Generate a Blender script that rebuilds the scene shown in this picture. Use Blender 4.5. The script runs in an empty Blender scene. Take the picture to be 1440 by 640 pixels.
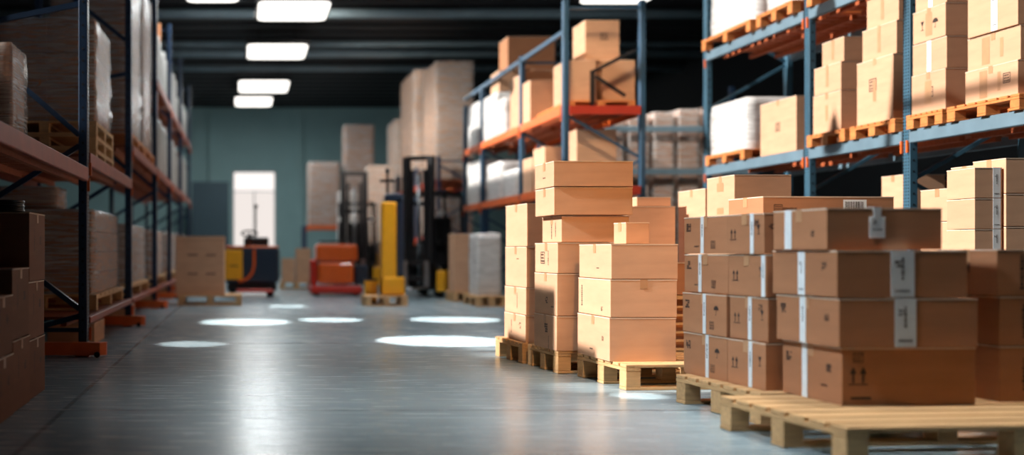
import bpy, bmesh, math, random
from mathutils import Vector, Matrix
random.seed(7)
sc = bpy.context.scene
COL = sc.collection
PI = math.pi

# ------------------------------------------------------------------ camera frame helpers
EYE, F, VX, VY = 0.9, 1500.0, 340.0, 352.0
def PX(px, Y): return (px - VX) * Y / F          # pixel column at depth Y -> world X
def PZ(py, Y): return EYE - (py - VY) * Y / F    # pixel row at depth Y -> world Z

# ------------------------------------------------------------------ materials
def lin(c):
    def f(v):
        v /= 255.0
        return v / 12.92 if v <= 0.04045 else ((v + 0.055) / 1.055) ** 2.4
    return (f(c[0]), f(c[1]), f(c[2]), 1.0)

MATS = {}
def base_mat(name):
    m = bpy.data.materials.new(name); m.use_nodes = True
    nt = m.node_tree; nt.nodes.clear()
    out = nt.nodes.new('ShaderNodeOutputMaterial')
    MATS[name] = m
    return m, nt, out

def N(nt, t, **kw):
    n = nt.nodes.new(t)
    for k, v in kw.items():
        setattr(n, k, v)
    return n

def surf(name, rgb, rough=0.6, metal=0.0, var=0.08, scale=8.0, bump=0.0, bscale=40.0, stretch=(1, 1, 1), rand=0.0, spec=0.5, coat=0.0):
    m, nt, out = base_mat(name)
    p = N(nt, 'ShaderNodeBsdfPrincipled')
    p.inputs['Roughness'].default_value = rough
    p.inputs['Metallic'].default_value = metal
    p.inputs['Specular IOR Level'].default_value = spec
    p.inputs['Coat Weight'].default_value = coat
    tc = N(nt, 'ShaderNodeTexCoord'); mp = N(nt, 'ShaderNodeMapping')
    mp.inputs['Scale'].default_value = stretch
    nt.links.new(tc.outputs['Object'], mp.inputs['Vector'])
    nz = N(nt, 'ShaderNodeTexNoise'); nz.inputs['Scale'].default_value = scale; nz.inputs['Detail'].default_value = 6
    nt.links.new(mp.outputs['Vector'], nz.inputs['Vector'])
    ramp = N(nt, 'ShaderNodeMapRange')
    ramp.inputs['From Min'].default_value = 0.3; ramp.inputs['From Max'].default_value = 0.7
    ramp.inputs['To Min'].default_value = 1 - var; ramp.inputs['To Max'].default_value = 1 + var
    nt.links.new(nz.outputs['Fac'], ramp.inputs['Value'])
    val = ramp.outputs['Result']
    if rand:
        oi = N(nt, 'ShaderNodeObjectInfo')
        r2 = N(nt, 'ShaderNodeMapRange'); r2.inputs['To Min'].default_value = 1 - rand; r2.inputs['To Max'].default_value = 1 + rand
        nt.links.new(oi.outputs['Random'], r2.inputs['Value'])
        mu = N(nt, 'ShaderNodeMath', operation='MULTIPLY')
        nt.links.new(val, mu.inputs[0]); nt.links.new(r2.outputs['Result'], mu.inputs[1]); val = mu.outputs[0]
    mx = N(nt, 'ShaderNodeVectorMath', operation='SCALE')
    mx.inputs[0].default_value = lin(rgb)[:3]
    nt.links.new(val, mx.inputs['Scale'])
    nt.links.new(mx.outputs['Vector'], p.inputs['Base Color'])
    if bump:
        n2 = N(nt, 'ShaderNodeTexNoise'); n2.inputs['Scale'].default_value = bscale; n2.inputs['Detail'].default_value = 4
        nt.links.new(mp.outputs['Vector'], n2.inputs['Vector'])
        b = N(nt, 'ShaderNodeBump'); b.inputs['Strength'].default_value = bump; b.inputs['Distance'].default_value = 0.01
        nt.links.new(n2.outputs['Fac'], b.inputs['Height']); nt.links.new(b.outputs['Normal'], p.inputs['Normal'])
    nt.links.new(p.outputs['BSDF'], out.inputs['Surface'])
    return m

def emit(name, rgb, strength):
    m, nt, out = base_mat(name)
    e = N(nt, 'ShaderNodeEmission'); e.inputs['Color'].default_value = lin(rgb); e.inputs['Strength'].default_value = strength
    nt.links.new(e.outputs[0], out.inputs['Surface'])
    return m

def film(name, rgb, cover, rough=0.25):
    """stretch film: see-through plastic with creases that scatter light"""
    m, nt, out = base_mat(name)
    tc = N(nt, 'ShaderNodeTexCoord'); mp = N(nt, 'ShaderNodeMapping'); mp.inputs['Scale'].default_value = (.9, .9, 14)
    nt.links.new(tc.outputs['Object'], mp.inputs['Vector'])
    nz = N(nt, 'ShaderNodeTexNoise'); nz.inputs['Scale'].default_value = 3.0; nz.inputs['Detail'].default_value = 5; nz.inputs['Distortion'].default_value = 1.2
    nt.links.new(mp.outputs['Vector'], nz.inputs['Vector'])
    mr = N(nt, 'ShaderNodeMapRange'); mr.inputs['From Min'].default_value = 0.35; mr.inputs['From Max'].default_value = 0.7
    mr.inputs['To Min'].default_value = max(0.0, cover - 0.22); mr.inputs['To Max'].default_value = min(1.0, cover + 0.22)
    nt.links.new(nz.outputs['Fac'], mr.inputs['Value'])
    tr = N(nt, 'ShaderNodeBsdfTransparent')
    p = N(nt, 'ShaderNodeBsdfPrincipled'); p.inputs['Base Color'].default_value = lin(rgb); p.inputs['Roughness'].default_value = rough
    b = N(nt, 'ShaderNodeBump'); b.inputs['Strength'].default_value = 0.6; b.inputs['Distance'].default_value = 0.02
    nt.links.new(nz.outputs['Fac'], b.inputs['Height']); nt.links.new(b.outputs['Normal'], p.inputs['Normal'])
    mix = N(nt, 'ShaderNodeMixShader')
    nt.links.new(mr.outputs['Result'], mix.inputs['Fac']); nt.links.new(tr.outputs[0], mix.inputs[1]); nt.links.new(p.outputs[0], mix.inputs[2])
    nt.links.new(mix.outputs[0], out.inputs['Surface'])
    return m

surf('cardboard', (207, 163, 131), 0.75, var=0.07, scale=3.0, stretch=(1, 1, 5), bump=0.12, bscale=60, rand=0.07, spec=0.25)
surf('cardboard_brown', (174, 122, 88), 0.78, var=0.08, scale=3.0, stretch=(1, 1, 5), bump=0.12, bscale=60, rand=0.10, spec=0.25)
surf('board_edge', (228, 206, 182), 0.8, var=0.05)
surf('cardboard_dark', (128, 88, 66), 0.78, var=0.08, scale=3.0, stretch=(1, 1, 5), bump=0.12, bscale=60, rand=0.10, spec=0.25)  # ordinary cardboard with the shade of the dim side put into its brown
surf('paper_tape', (190, 144, 106), 0.4, var=0.06, scale=12, rand=0.05)
surf('white_tape', (238, 244, 247), 0.35, var=0.06, scale=14, bump=0.08, bscale=30)
surf('label_paper', (246, 248, 248), 0.55, var=0.03)
surf('ink', (58, 44, 38), 0.7, var=0.1)
surf('pallet_wood', (206, 164, 116), 0.72, var=0.16, scale=5, stretch=(1, 9, 9), bump=0.2, bscale=14, rand=0.08, spec=0.3)
surf('pallet_wood_cross', (206, 164, 116), 0.72, var=0.16, scale=5, stretch=(9, 1, 9), bump=0.2, bscale=14, rand=0.08, spec=0.3)
surf('pallet_orange', (212, 132, 72), 0.6, var=0.14, scale=5, stretch=(1, 6, 6), bump=0.15, rand=0.06)
surf('rack_blue', (62, 104, 126), 0.42, var=0.10, scale=5, bump=0.05, bscale=20)
surf('rack_navy', (28, 52, 80), 0.36, var=0.12, scale=5, bump=0.05, bscale=20)
surf('rack_mid_blue', (42, 76, 102), 0.42, var=0.12, scale=5, bump=0.05, bscale=20)
surf('rack_teal_beam', (104, 128, 142), 0.38, var=0.12, scale=4, bump=0.05, bscale=14)
surf('rack_orange', (226, 102, 40), 0.42, var=0.10, scale=5)
surf('rack_red', (178, 52, 30), 0.45, var=0.10, scale=5)
surf('rack_rust', (150, 62, 30), 0.5, var=0.14, scale=5)  # orange beam paint, darkened to put shade into the colour
surf('slot_dark', (14, 18, 24), 0.7)
surf('deck_board', (168, 84, 44), 0.7, var=0.18, scale=5, stretch=(1, 8, 8))
surf('steel', (150, 154, 158), 0.3, metal=0.9, var=0.1)
surf('navy_paint', (24, 42, 62), 0.35, var=0.08, coat=0.2)
surf('black_paint', (20, 22, 26), 0.4, var=0.1)
surf('rubber', (14, 14, 15), 0.85, var=0.1)
surf('yellow_paint', (242, 172, 30), 0.38, var=0.05, coat=0.2)
surf('orange_paint', (228, 98, 28), 0.38, var=0.06, coat=0.2)
surf('red_paint', (196, 44, 28), 0.4, var=0.06)
surf('white_paint', (214, 216, 216), 0.4, var=0.04)
surf('core_tube', (196, 128, 82), 0.7, var=0.08)
surf('roll_film', (172, 172, 168), 0.3, var=0.12, scale=6, stretch=(1, 1, 6), bump=0.3, bscale=9)
surf('wall_paint', (138, 170, 171), 0.8, var=0.05, scale=1.5)
surf('wall_dark', (20, 24, 29), 0.85, var=0.08, scale=1.5)
surf('ceiling_metal', (16, 18, 22), 0.7, var=0.12, scale=2)
surf('truss_metal', (128, 150, 160), 0.5, var=0.1, scale=3)
surf('partition_teal', (44, 66, 76), 0.6, var=0.08)
surf('window_frame_grey', (150, 158, 160), 0.5)
surf('strap_black', (26, 28, 32), 0.3)
film('film_clear', (222, 222, 220), 0.40, 0.18)
film('film_white', (228, 228, 226), 0.84, 0.35)
film('film_milky', (208, 208, 206), 0.52)
emit('lamp_glow', (255, 250, 242), 2.6)
emit('daylight_glass', (255, 247, 242), 1.15)
emit('daylight_glass_b', (250, 240, 234), 0.95)

def floor_material():
    m, nt, out = base_mat('polished_concrete')
    p = N(nt, 'ShaderNodeBsdfPrincipled')
    tc = N(nt, 'ShaderNodeTexCoord')
    n1 = N(nt, 'ShaderNodeTexNoise'); n1.inputs['Scale'].default_value = 0.9; n1.inputs['Detail'].default_value = 8; n1.inputs['Roughness'].default_value = 0.65
    nt.links.new(tc.outputs['Object'], n1.inputs['Vector'])
    mpg = N(nt, 'ShaderNodeMapping'); mpg.inputs['Scale'].default_value = (1.1, 9.0, 1)
    nt.links.new(tc.outputs['Object'], mpg.inputs['Vector'])
    n2 = N(nt, 'ShaderNodeTexNoise'); n2.inputs['Scale'].default_value = 2.2; n2.inputs['Detail'].default_value = 6
    nt.links.new(mpg.outputs['Vector'], n2.inputs['Vector'])
    add = N(nt, 'ShaderNodeMath', operation='ADD'); nt.links.new(n1.outputs['Fac'], add.inputs[0]); nt.links.new(n2.outputs['Fac'], add.inputs[1])
    cr = N(nt, 'ShaderNodeValToRGB')
    cr.color_ramp.elements[0].position = 0.36; cr.color_ramp.elements[0].color = lin((130, 150, 159))
    cr.color_ramp.elements[1].position = 0.64; cr.color_ramp.elements[1].color = lin((158, 176, 183))
    half = N(nt, 'ShaderNodeMath', operation='MULTIPLY'); half.inputs[1].default_value = 0.5
    nt.links.new(add.outputs[0], half.inputs[0]); nt.links.new(half.outputs[0], cr.inputs['Fac'])
    # saw-cut joints: one along the racks, others across the aisle every 4.2 m
    sp = N(nt, 'ShaderNodeSeparateXYZ'); nt.links.new(tc.outputs['Object'], sp.inputs[0])
    def joint(sock, off, period, half_w):
        a = N(nt, 'ShaderNodeMath', operation='ADD'); a.inputs[1].default_value = off; nt.links.new(sock, a.inputs[0])
        md = N(nt, 'ShaderNodeMath', operation='PINGPONG'); md.inputs[1].default_value = period / 2; nt.links.new(a.outputs[0], md.inputs[0])
        lt = N(nt, 'ShaderNodeMath', operation='LESS_THAN'); lt.inputs[1].default_value = half_w; nt.links.new(md.outputs[0], lt.inputs[0])
        return lt.outputs[0]
    j1 = joint(sp.outputs['X'], 1.0, 5.5, 0.015)
    j2 = joint(sp.outputs['Y'], -6.0, 4.3, 0.022)
    mxj = N(nt, 'ShaderNodeMath', operation='MAXIMUM'); nt.links.new(j1, mxj.inputs[0]); nt.links.new(j2, mxj.inputs[1])
    sc_ = N(nt, 'ShaderNodeMath', operation='MULTIPLY'); sc_.inputs[1].default_value = 0.6; nt.links.new(mxj.outputs[0], sc_.inputs[0])
    mc = N(nt, 'ShaderNodeMix', data_type='RGBA'); mc.inputs['B'].default_value = lin((52, 64, 74))
    nt.links.new(sc_.outputs[0], mc.inputs['Factor']); nt.links.new(cr.outputs['Color'], mc.inputs['A'])
    nt.links.new(mc.outputs['Result'], p.inputs['Base Color'])
    rr = N(nt, 'ShaderNodeMapRange'); rr.inputs['To Min'].default_value = 0.19; rr.inputs['To Max'].default_value = 0.33
    nt.links.new(n2.outputs['Fac'], rr.inputs['Value']); nt.links.new(rr.outputs['Result'], p.inputs['Roughness'])
    p.inputs['Specular IOR Level'].default_value = 0.36
    b = N(nt, 'ShaderNodeBump'); b.inputs['Strength'].default_value = 0.05; b.inputs['Distance'].default_value = 0.01
    nt.links.new(n2.outputs['Fac'], b.inputs['Height']); nt.links.new(b.outputs['Normal'], p.inputs['Normal'])
    nt.links.new(p.outputs[0], out.inputs['Surface'])
    return m
floor_material()

# ------------------------------------------------------------------ mesh builder
class MB:
    def __init__(self, *mats):
        self.bm = bmesh.new(); self.mats = list(mats)
    def _slot(self, faces, mi):
        for f in faces: f.material_index = mi
    def box(self, lo, hi, mi=0, bevel=0.0, rot=None, pivot=None, seg=1):
        lo, hi = Vector(lo), Vector(hi)
        before = set(self.bm.faces) if bevel else None
        r = bmesh.ops.create_cube(self.bm, size=1.0)
        vs = r['verts']
        c, s = (lo + hi) / 2, hi - lo
        for v in vs: v.co = Vector((v.co.x * s.x, v.co.y * s.y, v.co.z * s.z)) + c
        fs = {f for v in vs for f in v.link_faces}
        self._slot(fs, mi)
        if bevel:
            es = {e for v in vs for e in v.link_edges}
            bmesh.ops.bevel(self.bm, geom=list(es), offset=bevel, segments=seg, affect='EDGES', profile=0.5)
            fs = set(self.bm.faces) - before
            self._slot(fs, mi)
            vs = list({v for f in fs for v in f.verts})
        if rot is not None:
            pv = Vector(pivot) if pivot is not None else c
            for v in vs: v.co = rot @ (v.co - pv) + pv
        return vs
    def bar(self, p0, p1, w, h, mi=0, up=(0, 0, 1)):
        p0, p1 = Vector(p0), Vector(p1)
        d = p1 - p0; L = d.length; z = d.normalized()
        u = Vector(up)
        if abs(z.dot(u)) > 0.98: u = Vector((0, 1, 0))
        x = u.cross(z).normalized(); y = z.cross(x)
        M = Matrix((x, y, z)).transposed()
        r = bmesh.ops.create_cube(self.bm, size=1.0)
        for v in r['verts']:
            v.co = M @ Vector((v.co.x * w, v.co.y * h, v.co.z * L)) + (p0 + p1) / 2
        self._slot({f for v in r['verts'] for f in v.link_faces}, mi)
        return r['verts']
    def cyl(self, p0, p1, r0, r1=None, mi=0, seg=20):
        p0, p1 = Vector(p0), Vector(p1)
        r1 = r0 if r1 is None else r1
        d = p1 - p0
        q = d.to_track_quat('Z', 'Y').to_matrix().to_4x4()
        M = Matrix.Translation((p0 + p1) / 2) @ q
        r = bmesh.ops.create_cone(self.bm, cap_ends=True, segments=seg, radius1=r0, radius2=r1, depth=d.length, matrix=M)
        fs = {f for v in r['verts'] for f in v.link_faces}
        self._slot(fs, mi)
        for f in fs:
            if len(f.verts) == 4: f.smooth = True
        return r['verts']
    def lathe(self, prof, mi=0, seg=24, c=(0, 0, 0), wob=0.0):
        rings = []
        for i, (r, z) in enumerate(prof):
            rings.append([self.bm.verts.new((c[0] + r * (1 + random.uniform(-wob, wob)) * math.cos(2 * PI * k / seg),
                                             c[1] + r * (1 + random.uniform(-wob, wob)) * math.sin(2 * PI * k / seg), c[2] + z)) for k in range(seg)])
        for a, b in zip(rings, rings[1:]):
            for k in range(seg):
                f = self.bm.faces.new((a[k], a[(k + 1) % seg], b[(k + 1) % seg], b[k])); f.material_index = mi; f.smooth = True
        for ring, flip in ((rings[0], True), (rings[-1], False)):
            f = self.bm.faces.new(ring[::-1] if flip else ring); f.material_index = mi
    def torus(self, c, R, r, mi=0, seg=28, ms=8, normal=(0, 0, 1)):
        q = Vector(normal).to_track_quat('Z', 'Y').to_matrix()
        g = []
        for i in range(seg):
            a = 2 * PI * i / seg
            g.append([self.bm.verts.new(q @ Vector(((R + r * math.cos(2 * PI * j / ms)) * math.cos(a), (R + r * math.cos(2 * PI * j / ms)) * math.sin(a), r * math.sin(2 * PI * j / ms))) + Vector(c)) for j in range(ms)])
        for i in range(seg):
            for j in range(ms):
                f = self.bm.faces.new((g[i][j], g[(i + 1) % seg][j], g[(i + 1) % seg][(j + 1) % ms], g[i][(j + 1) % ms])); f.smooth = True; f.material_index = mi
    def prism(self, pts, axis, a, b, mi=0):
        """polygon pts (2-D) extruded along axis from a to b"""
        def co(p, t):
            return {'x': (t, p[0], p[1]), 'y': (p[0], t, p[1]), 'z': (p[0], p[1], t)}[axis]
        A = [self.bm.verts.new(co(p, a)) for p in pts]; B = [self.bm.verts.new(co(p, b)) for p in pts]
        n = len(pts)
        fs = [self.bm.faces.new(A), self.bm.faces.new(B[::-1])]
        for i in range(n):
            fs.append(self.bm.faces.new((A[i], B[i], B[(i + 1) % n], A[(i + 1) % n])))
        self._slot(fs, mi)
    def tube(self, pts, r, mi=0, seg=8):
        for a, b in zip(pts, pts[1:]): self.cyl(a, b, r, r, mi, seg)
    def mesh(self, name):
        bmesh.ops.recalc_face_normals(self.bm, faces=self.bm.faces)
        me = bpy.data.meshes.new(name)
        self.bm.to_mesh(me); self.bm.free()
        for m in self.mats: me.materials.append(MATS[m])
        return me
    def build(self, name, parent=None, loc=(0, 0, 0), rz=0.0):
        o = bpy.data.objects.new(name, self.mesh(name)); COL.objects.link(o)
        o.location = loc; o.rotation_euler = (0, 0, rz)
        if parent is not None: o.parent = parent
        return o

def empty(name, loc=(0, 0, 0), rz=0.0):
    o = bpy.data.objects.new(name, None); COL.objects.link(o)
    o.location = loc; o.rotation_euler = (0, 0, rz); o.empty_display_size = 0.2
    return o
def tag(o, label, cat, group=None, kind=None):
    o['label'] = label; o['category'] = cat
    if group: o['group'] = group
    if kind: o['kind'] = kind
    return o
def struct(o):
    o['kind'] = 'structure'; return o
def copy_tree(o, parent=None):
    c = o.copy(); COL.objects.link(c)
    if parent is not None: c.parent = parent
    for ch in KIDS.get(o.name, []) or [k for k in COL.objects if k.parent == o]:
        copy_tree(ch, c)
    return c
KIDS = {}
def kids_of(o):
    if o.name not in KIDS: KIDS[o.name] = [k for k in COL.objects if k.parent == o]
    return KIDS[o.name]
def dup(o, loc, rz=0.0):
    for k in kids_of(o): kids_of(k)
    c = o.copy(); COL.objects.link(c); c.location = loc; c.rotation_euler = (0, 0, rz)
    for k in kids_of(o):
        d = k.copy(); COL.objects.link(d); d.parent = c
        for g in kids_of(k):
            e = g.copy(); COL.objects.link(e); e.parent = d
    return c

# ------------------------------------------------------------------ the building
XL, XR, YN, YF, ZC = -9.5, 12.0, -6.0, 38.0, 6.0
def slab(name, lo, hi, mat, **kw):
    b = MB(mat); b.box(lo, hi); return struct(b.build(name))
slab('floor', (XL, YN, -0.2), (XR, YF, 0), 'polished_concrete')
slab('wall_left', (XL - 0.2, YN, 0), (XL, YF, ZC), 'wall_dark')
slab('wall_right', (XR, YN, 0), (XR + 0.2, YF, ZC), 'wall_dark')
slab('wall_front', (XL, YN - 0.2, 0), (XR, YN, ZC), 'wall_dark')
# far wall with the bright doorway cut into it
DX0, DX1, DZ = PX(327, YF), PX(388, YF), PZ(240, YF)
b = MB('wall_paint')
b.box((XL, YF, 0), (DX0, YF + 0.2, ZC)); b.box((DX1, YF, 0), (XR, YF + 0.2, ZC)); b.box((DX0, YF, DZ), (DX1, YF + 0.2, ZC))
struct(b.build('wall_back'))
d = struct(empty('door_1', ((DX0 + DX1) / 2, YF + 0.1, 0)))
w = (DX1 - DX0) / 2
b = MB('window_frame_grey')
for x in (-w, w - 0.05): b.box((x, -0.1, 0), (x + 0.05, 0.02, DZ))
b.box((-w, -0.1, DZ - 0.06), (w, 0.02, DZ)); b.box((-w, -0.06, DZ * 0.80), (w, 0.0, DZ * 0.80 + 0.03)); b.box((-0.02, -0.06, 0), (0.02, 0.0, DZ * 0.8))
b.build('door_frame', d)
b = MB('daylight_glass'); b.box((-w, 0.02, DZ * 0.8), (w, 0.05, DZ)); b.build('transom_glass', d)
b = MB('daylight_glass_b'); b.box((-w, 0.02, 0), (w, 0.05, DZ * 0.8)); b.build('door_glass', d)
# wall pilaster and seams
for i, px in enumerate((420, 300, 560)):
    b = MB('wall_paint'); x = PX(px, YF); b.box((x - 0.16, YF - 0.14, 0), (x + 0.16, YF, ZC - 0.01)); struct(b.build('trim_%d' % (i + 1)))
b = MB('partition_teal'); b.box((PX(270, 36.5), 36.4, 0), (PX(322, 36.5), 36.55, PZ(256, 36.5))); struct(b.build('wall_partition'))

# ceiling sheet; its unseen openings are added to aim sun at chosen stacks
OPEN = [(-8.9, -1.0, 5.75, 9.2), (-2.9, 2.8, 9.2, 19.8), (-1.0, 2.8, 7.2, 9.2)]
def ceiling():
    xs = sorted({XL, XR} | {o[0] for o in OPEN} | {o[1] for o in OPEN})
    ys = sorted({YN, YF} | {o[2] for o in OPEN} | {o[3] for o in OPEN})
    b = MB('ceiling_metal')
    for x0, x1 in zip(xs, xs[1:]):
        for y0, y1 in zip(ys, ys[1:]):
            cx, cy = (x0 + x1) / 2, (y0 + y1) / 2
            if any(o[0] < cx < o[1] and o[2] < cy < o[3] for o in OPEN): continue
            b.box((x0, y0, ZC), (x1, y1, ZC + 0.15))
    y = 20.0                              # ribs of the roof sheet
    while y < YF:
        b.box((XL, y, ZC - 0.05), (XR, y + 0.12, ZC)); y += 0.8
    return struct(b.build('ceiling'))
ceiling()
for i, o in enumerate(OPEN):
    b = MB('window_frame_grey')
    x0, x1, y0, y1 = o
    for lo, hi in (((x0 - .05, y0 - .05), (x1 + .05, y0)), ((x0 - .05, y1), (x1 + .05, y1 + .05)), ((x0 - .05, y0), (x0, y1)), ((x1, y0), (x1 + .05, y1))):
        b.box((lo[0], lo[1], ZC + 0.151), (hi[0], hi[1], ZC + 0.18))
    struct(b.build('window_%d' % (i + 1)))  # rims of the added, unseen sun openings
# roof tubes crossing the hall
k = 3
for py, r in ((19, 0.10), (74, 0.12), (62, 0.07), (96, 0.08)):
    zt = 5.86; Y = F * (zt - EYE) / (VY - py)
    b = MB('truss_metal'); b.cyl((XL, Y, zt), (XR, Y, zt), r)
    k += 1; struct(b.build('trim_%d' % k))

# ------------------------------------------------------------------ ceiling lamps
def ceiling_lamp(x, y, w, dpt, label, group='ceiling light panels'):
    t = tag(empty('ceiling_light', (x, y, 5.49)), label, 'ceiling light', group)
    b = MB('ceiling_metal'); b.box((-w / 2 - .05, -dpt / 2 - .05, 0.02), (w / 2 + .05, dpt / 2 + .05, 0.10), bevel=0.02)
    for sx in (-1, 1): b.box((sx * w * 0.3 - .015, -.015, 0.1), (sx * w * 0.3 + .015, .015, 0.508))
    b.build('housing', t)
    b = MB('lamp_glow')
    r = 0.16; pts = []
    for cx, cy, a0 in ((w / 2 - r, dpt / 2 - r, 0), (-w / 2 + r, dpt / 2 - r, 90), (-w / 2 + r, -dpt / 2 + r, 180), (w / 2 - r, -dpt / 2 + r, 270)):
        for a in range(0, 91, 18):
            pts.append((cx + r * math.cos(math.radians(a0 + a)), cy + r * math.sin(math.radians(a0 + a))))
    b.prism(pts, 'z', -0.008, 0.02); b.build('diffuser', t)
    return t
LZ = 5.482
def lamp_px(x0, x1, y0, y1, label):
    ya, yb = F * (LZ - EYE) / (VY - y0), F * (LZ - EYE) / (VY - y1)
    yc = (ya + yb) / 2; ceiling_lamp(PX((x0 + x1) / 2, yc), yc, (x1 - x0) * yc / F, abs(yb - ya), label)
lamp_px(363, 461, 4, 29, 'glowing white ceiling panel, the largest of the row over the aisle')
lamp_px(348, 430, 64, 83, 'glowing white ceiling panel, second in the row over the aisle from the largest')
lamp_px(336, 405, 115, 130, 'glowing white ceiling panel, third in the row over the aisle from the largest')
lamp_px(331, 382, 138, 149.5, 'smallest glowing white ceiling panel over the aisle, in front of the far wall')
lamp_px(828, 922, -18, 5, 'glowing white ceiling panel above the orange-beamed rack, cut by the picture top')
lamp_px(262, 335, -14, 3, 'ceiling panel above the dark racks, only a sliver at the picture top')

# ------------------------------------------------------------------ pallets
def pallet_proto(w, dpt, h, wood=('pallet_wood', 'pallet_wood_cross'), boards=7, block=0.1):
    """block pallet, origin at its front corner on the floor, x to the right, y away"""
    t = empty('pallet')
    wx, wy = wood
    bt, n = 0.020, boards
    bw = 0.80 * dpt / n; gap = (dpt - bw * n) / (n - 1)
    for i in range(n):
        b = MB(wx); y = i * (bw + gap); b.box((0, y, h - bt), (w, y + bw, h), bevel=0.003); b.build('deck_board', t)
    bx = (0, (w - block) / 2, w - block); by = (0, (dpt - block) / 2, dpt - block)
    for x in bx:
        b = MB(wy); b.box((x, 0, h - 2 * bt - 0.001), (x + block, dpt, h - bt - 0.001), bevel=0.002); b.build('stringer_board', t)
        for y in by:
            b = MB(wx); b.box((x + .001, y + .001, bt), (x + block - .001, y + block - .001, h - 2 * bt - 0.002), bevel=0.003); b.build('block', t)
    for y in by:
        b = MB(wx); b.box((0, y, 0.001), (w, y + block, bt - 0.001), bevel=0.002); b.build('bottom_board', t)
    return t
PROTO = {}
def pallet(x, y, w, dpt, label, z=0.0, rz=0.0, h=0.165, wood='plain', group=None, cat='pallet'):
    key = (round(w, 3), round(dpt, 3), round(h, 3), wood)
    wd = {'plain': ('pallet_wood', 'pallet_wood_cross'), 'orange': ('pallet_orange', 'pallet_orange')}[wood]
    if key not in PROTO:
        t = PROTO[key] = pallet_proto(w, dpt, h, wd); t.location = (x, y, z + 0.001); t.rotation_euler = (0, 0, rz)
    else:
        t = dup(PROTO[key], (x, y, z + 0.001), rz)
    if 'group' in t.keys(): del t['group']
    return tag(t, label, cat, group)

# ------------------------------------------------------------------ cartons
def face_frame(face, w, dpt, h):
    """origin, u (viewer's left to right), v (up), outward normal, width of a carton face"""
    if face == 'L': return Vector((0, dpt, 0)), Vector((0, -1, 0)), Vector((0, 0, 1)), Vector((-1, 0, 0)), dpt
    if face == 'F': return Vector((0, 0, 0)), Vector((1, 0, 0)), Vector((0, 0, 1)), Vector((0, -1, 0)), w
    if face == 'R': return Vector((w, 0, 0)), Vector((0, 1, 0)), Vector((0, 0, 1)), Vector((1, 0, 0)), dpt
def quad(b, fr, u0, v0, u1, v1, off, mi):
    o, u, v, n, _ = fr
    vs = [b.bm.verts.new(o + u * a + v * c + n * off) for a, c in ((u0, v0), (u1, v0), (u1, v1), (u0, v1))]
    f = b.bm.faces.new(vs); f.material_index = mi
def poly(b, fr, pts, off, mi):
    o, u, v, n, _ = fr
    f = b.bm.faces.new([b.bm.verts.new(o + u * a + v * c + n * off) for a, c in pts]); f.material_index = mi
def mark(b, fr, kind, cu, cv, s, rng, off=0.0012, mi=1):
    """printed handling marks: two arrows, a stemmed glass, a boxed block of strokes, a line of strokes, an umbrella"""
    if kind == 'arrow':
        for dx in (-0.28, 0.28):
            x = cu + dx * s
            poly(b, fr, [(x - .2 * s, cv + .1 * s), (x + .2 * s, cv + .1 * s), (x, cv + .5 * s)], off, mi)
            quad(b, fr, x - .06 * s, cv - .4 * s, x + .06 * s, cv + .1 * s, off, mi)
        quad(b, fr, cu - .55 * s, cv - .52 * s, cu + .55 * s, cv - .45 * s, off, mi)
    elif kind == 'glass':
        poly(b, fr, [(cu - .05 * s, cv), (cu + .05 * s, cv), (cu + .3 * s, cv + .5 * s), (cu - .3 * s, cv + .5 * s)], off, mi)
        quad(b, fr, cu - .04 * s, cv - .42 * s, cu + .04 * s, cv, off, mi); quad(b, fr, cu - .24 * s, cv - .5 * s, cu + .24 * s, cv - .42 * s, off, mi)
    elif kind == 'umbrella':
        pts = [(cu + .42 * s * math.cos(PI * i / 10), cv + .42 * s * math.sin(PI * i / 10)) for i in range(11)]
        poly(b, fr, pts, off, mi); quad(b, fr, cu - .03 * s, cv - .5 * s, cu + .03 * s, cv, off, mi); quad(b, fr, cu - .16 * s, cv - .5 * s, cu - .03 * s, cv - .43 * s, off, mi)
    elif kind == 'frame':
        t = .07 * s
        for a in ((-.5 * s, -.5 * s, .5 * s, -.5 * s + t), (-.5 * s, .5 * s - t, .5 * s, .5 * s), (-.5 * s, -.5 * s, -.5 * s + t, .5 * s), (.5 * s - t, -.5 * s, .5 * s, .5 * s)):
            quad(b, fr, cu + a[0], cv + a[1], cu + a[2], cv + a[3], off, mi)
        for r in range(3):
            x = -.36
            while x < .3:
                wd = rng.uniform(.06, .16); quad(b, fr, cu + x * s, cv + (.18 - r * .27) * s, cu + (x + wd) * s, cv + (.34 - r * .27) * s, off, mi); x += wd + .07
    elif kind == 'block':
        for r in range(4):
            for c in range(4):
                if rng.random() < .72: quad(b, fr, cu + (-.5 + c * .25) * s, cv + (-.5 + r * .25) * s, cu + (-.29 + c * .25) * s, cv + (-.30 + r * .25) * s, off, mi)
    elif kind == 'line':
        x = -.9
        while x < .9:
            wd = rng.uniform(.05, .18); hh = rng.uniform(.12, .2); quad(b, fr, cu + x * s, cv - hh * s, cu + min(x + wd, .95) * s, cv + hh * s, off, mi); x += wd + .06
    elif kind == 'dash':
        quad(b, fr, cu - .5 * s, cv - .06 * s, cu + .5 * s, cv + .06 * s, off, mi)
    elif kind == 'column':
        y = -.9
        while y < .9:
            hh = rng.uniform(.06, .2); wd = rng.uniform(.07, .14); quad(b, fr, cu - wd * s, cv + y * s, cu + wd * s, cv + min(y + hh, .95) * s, off, mi); y += hh + .06

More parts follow.
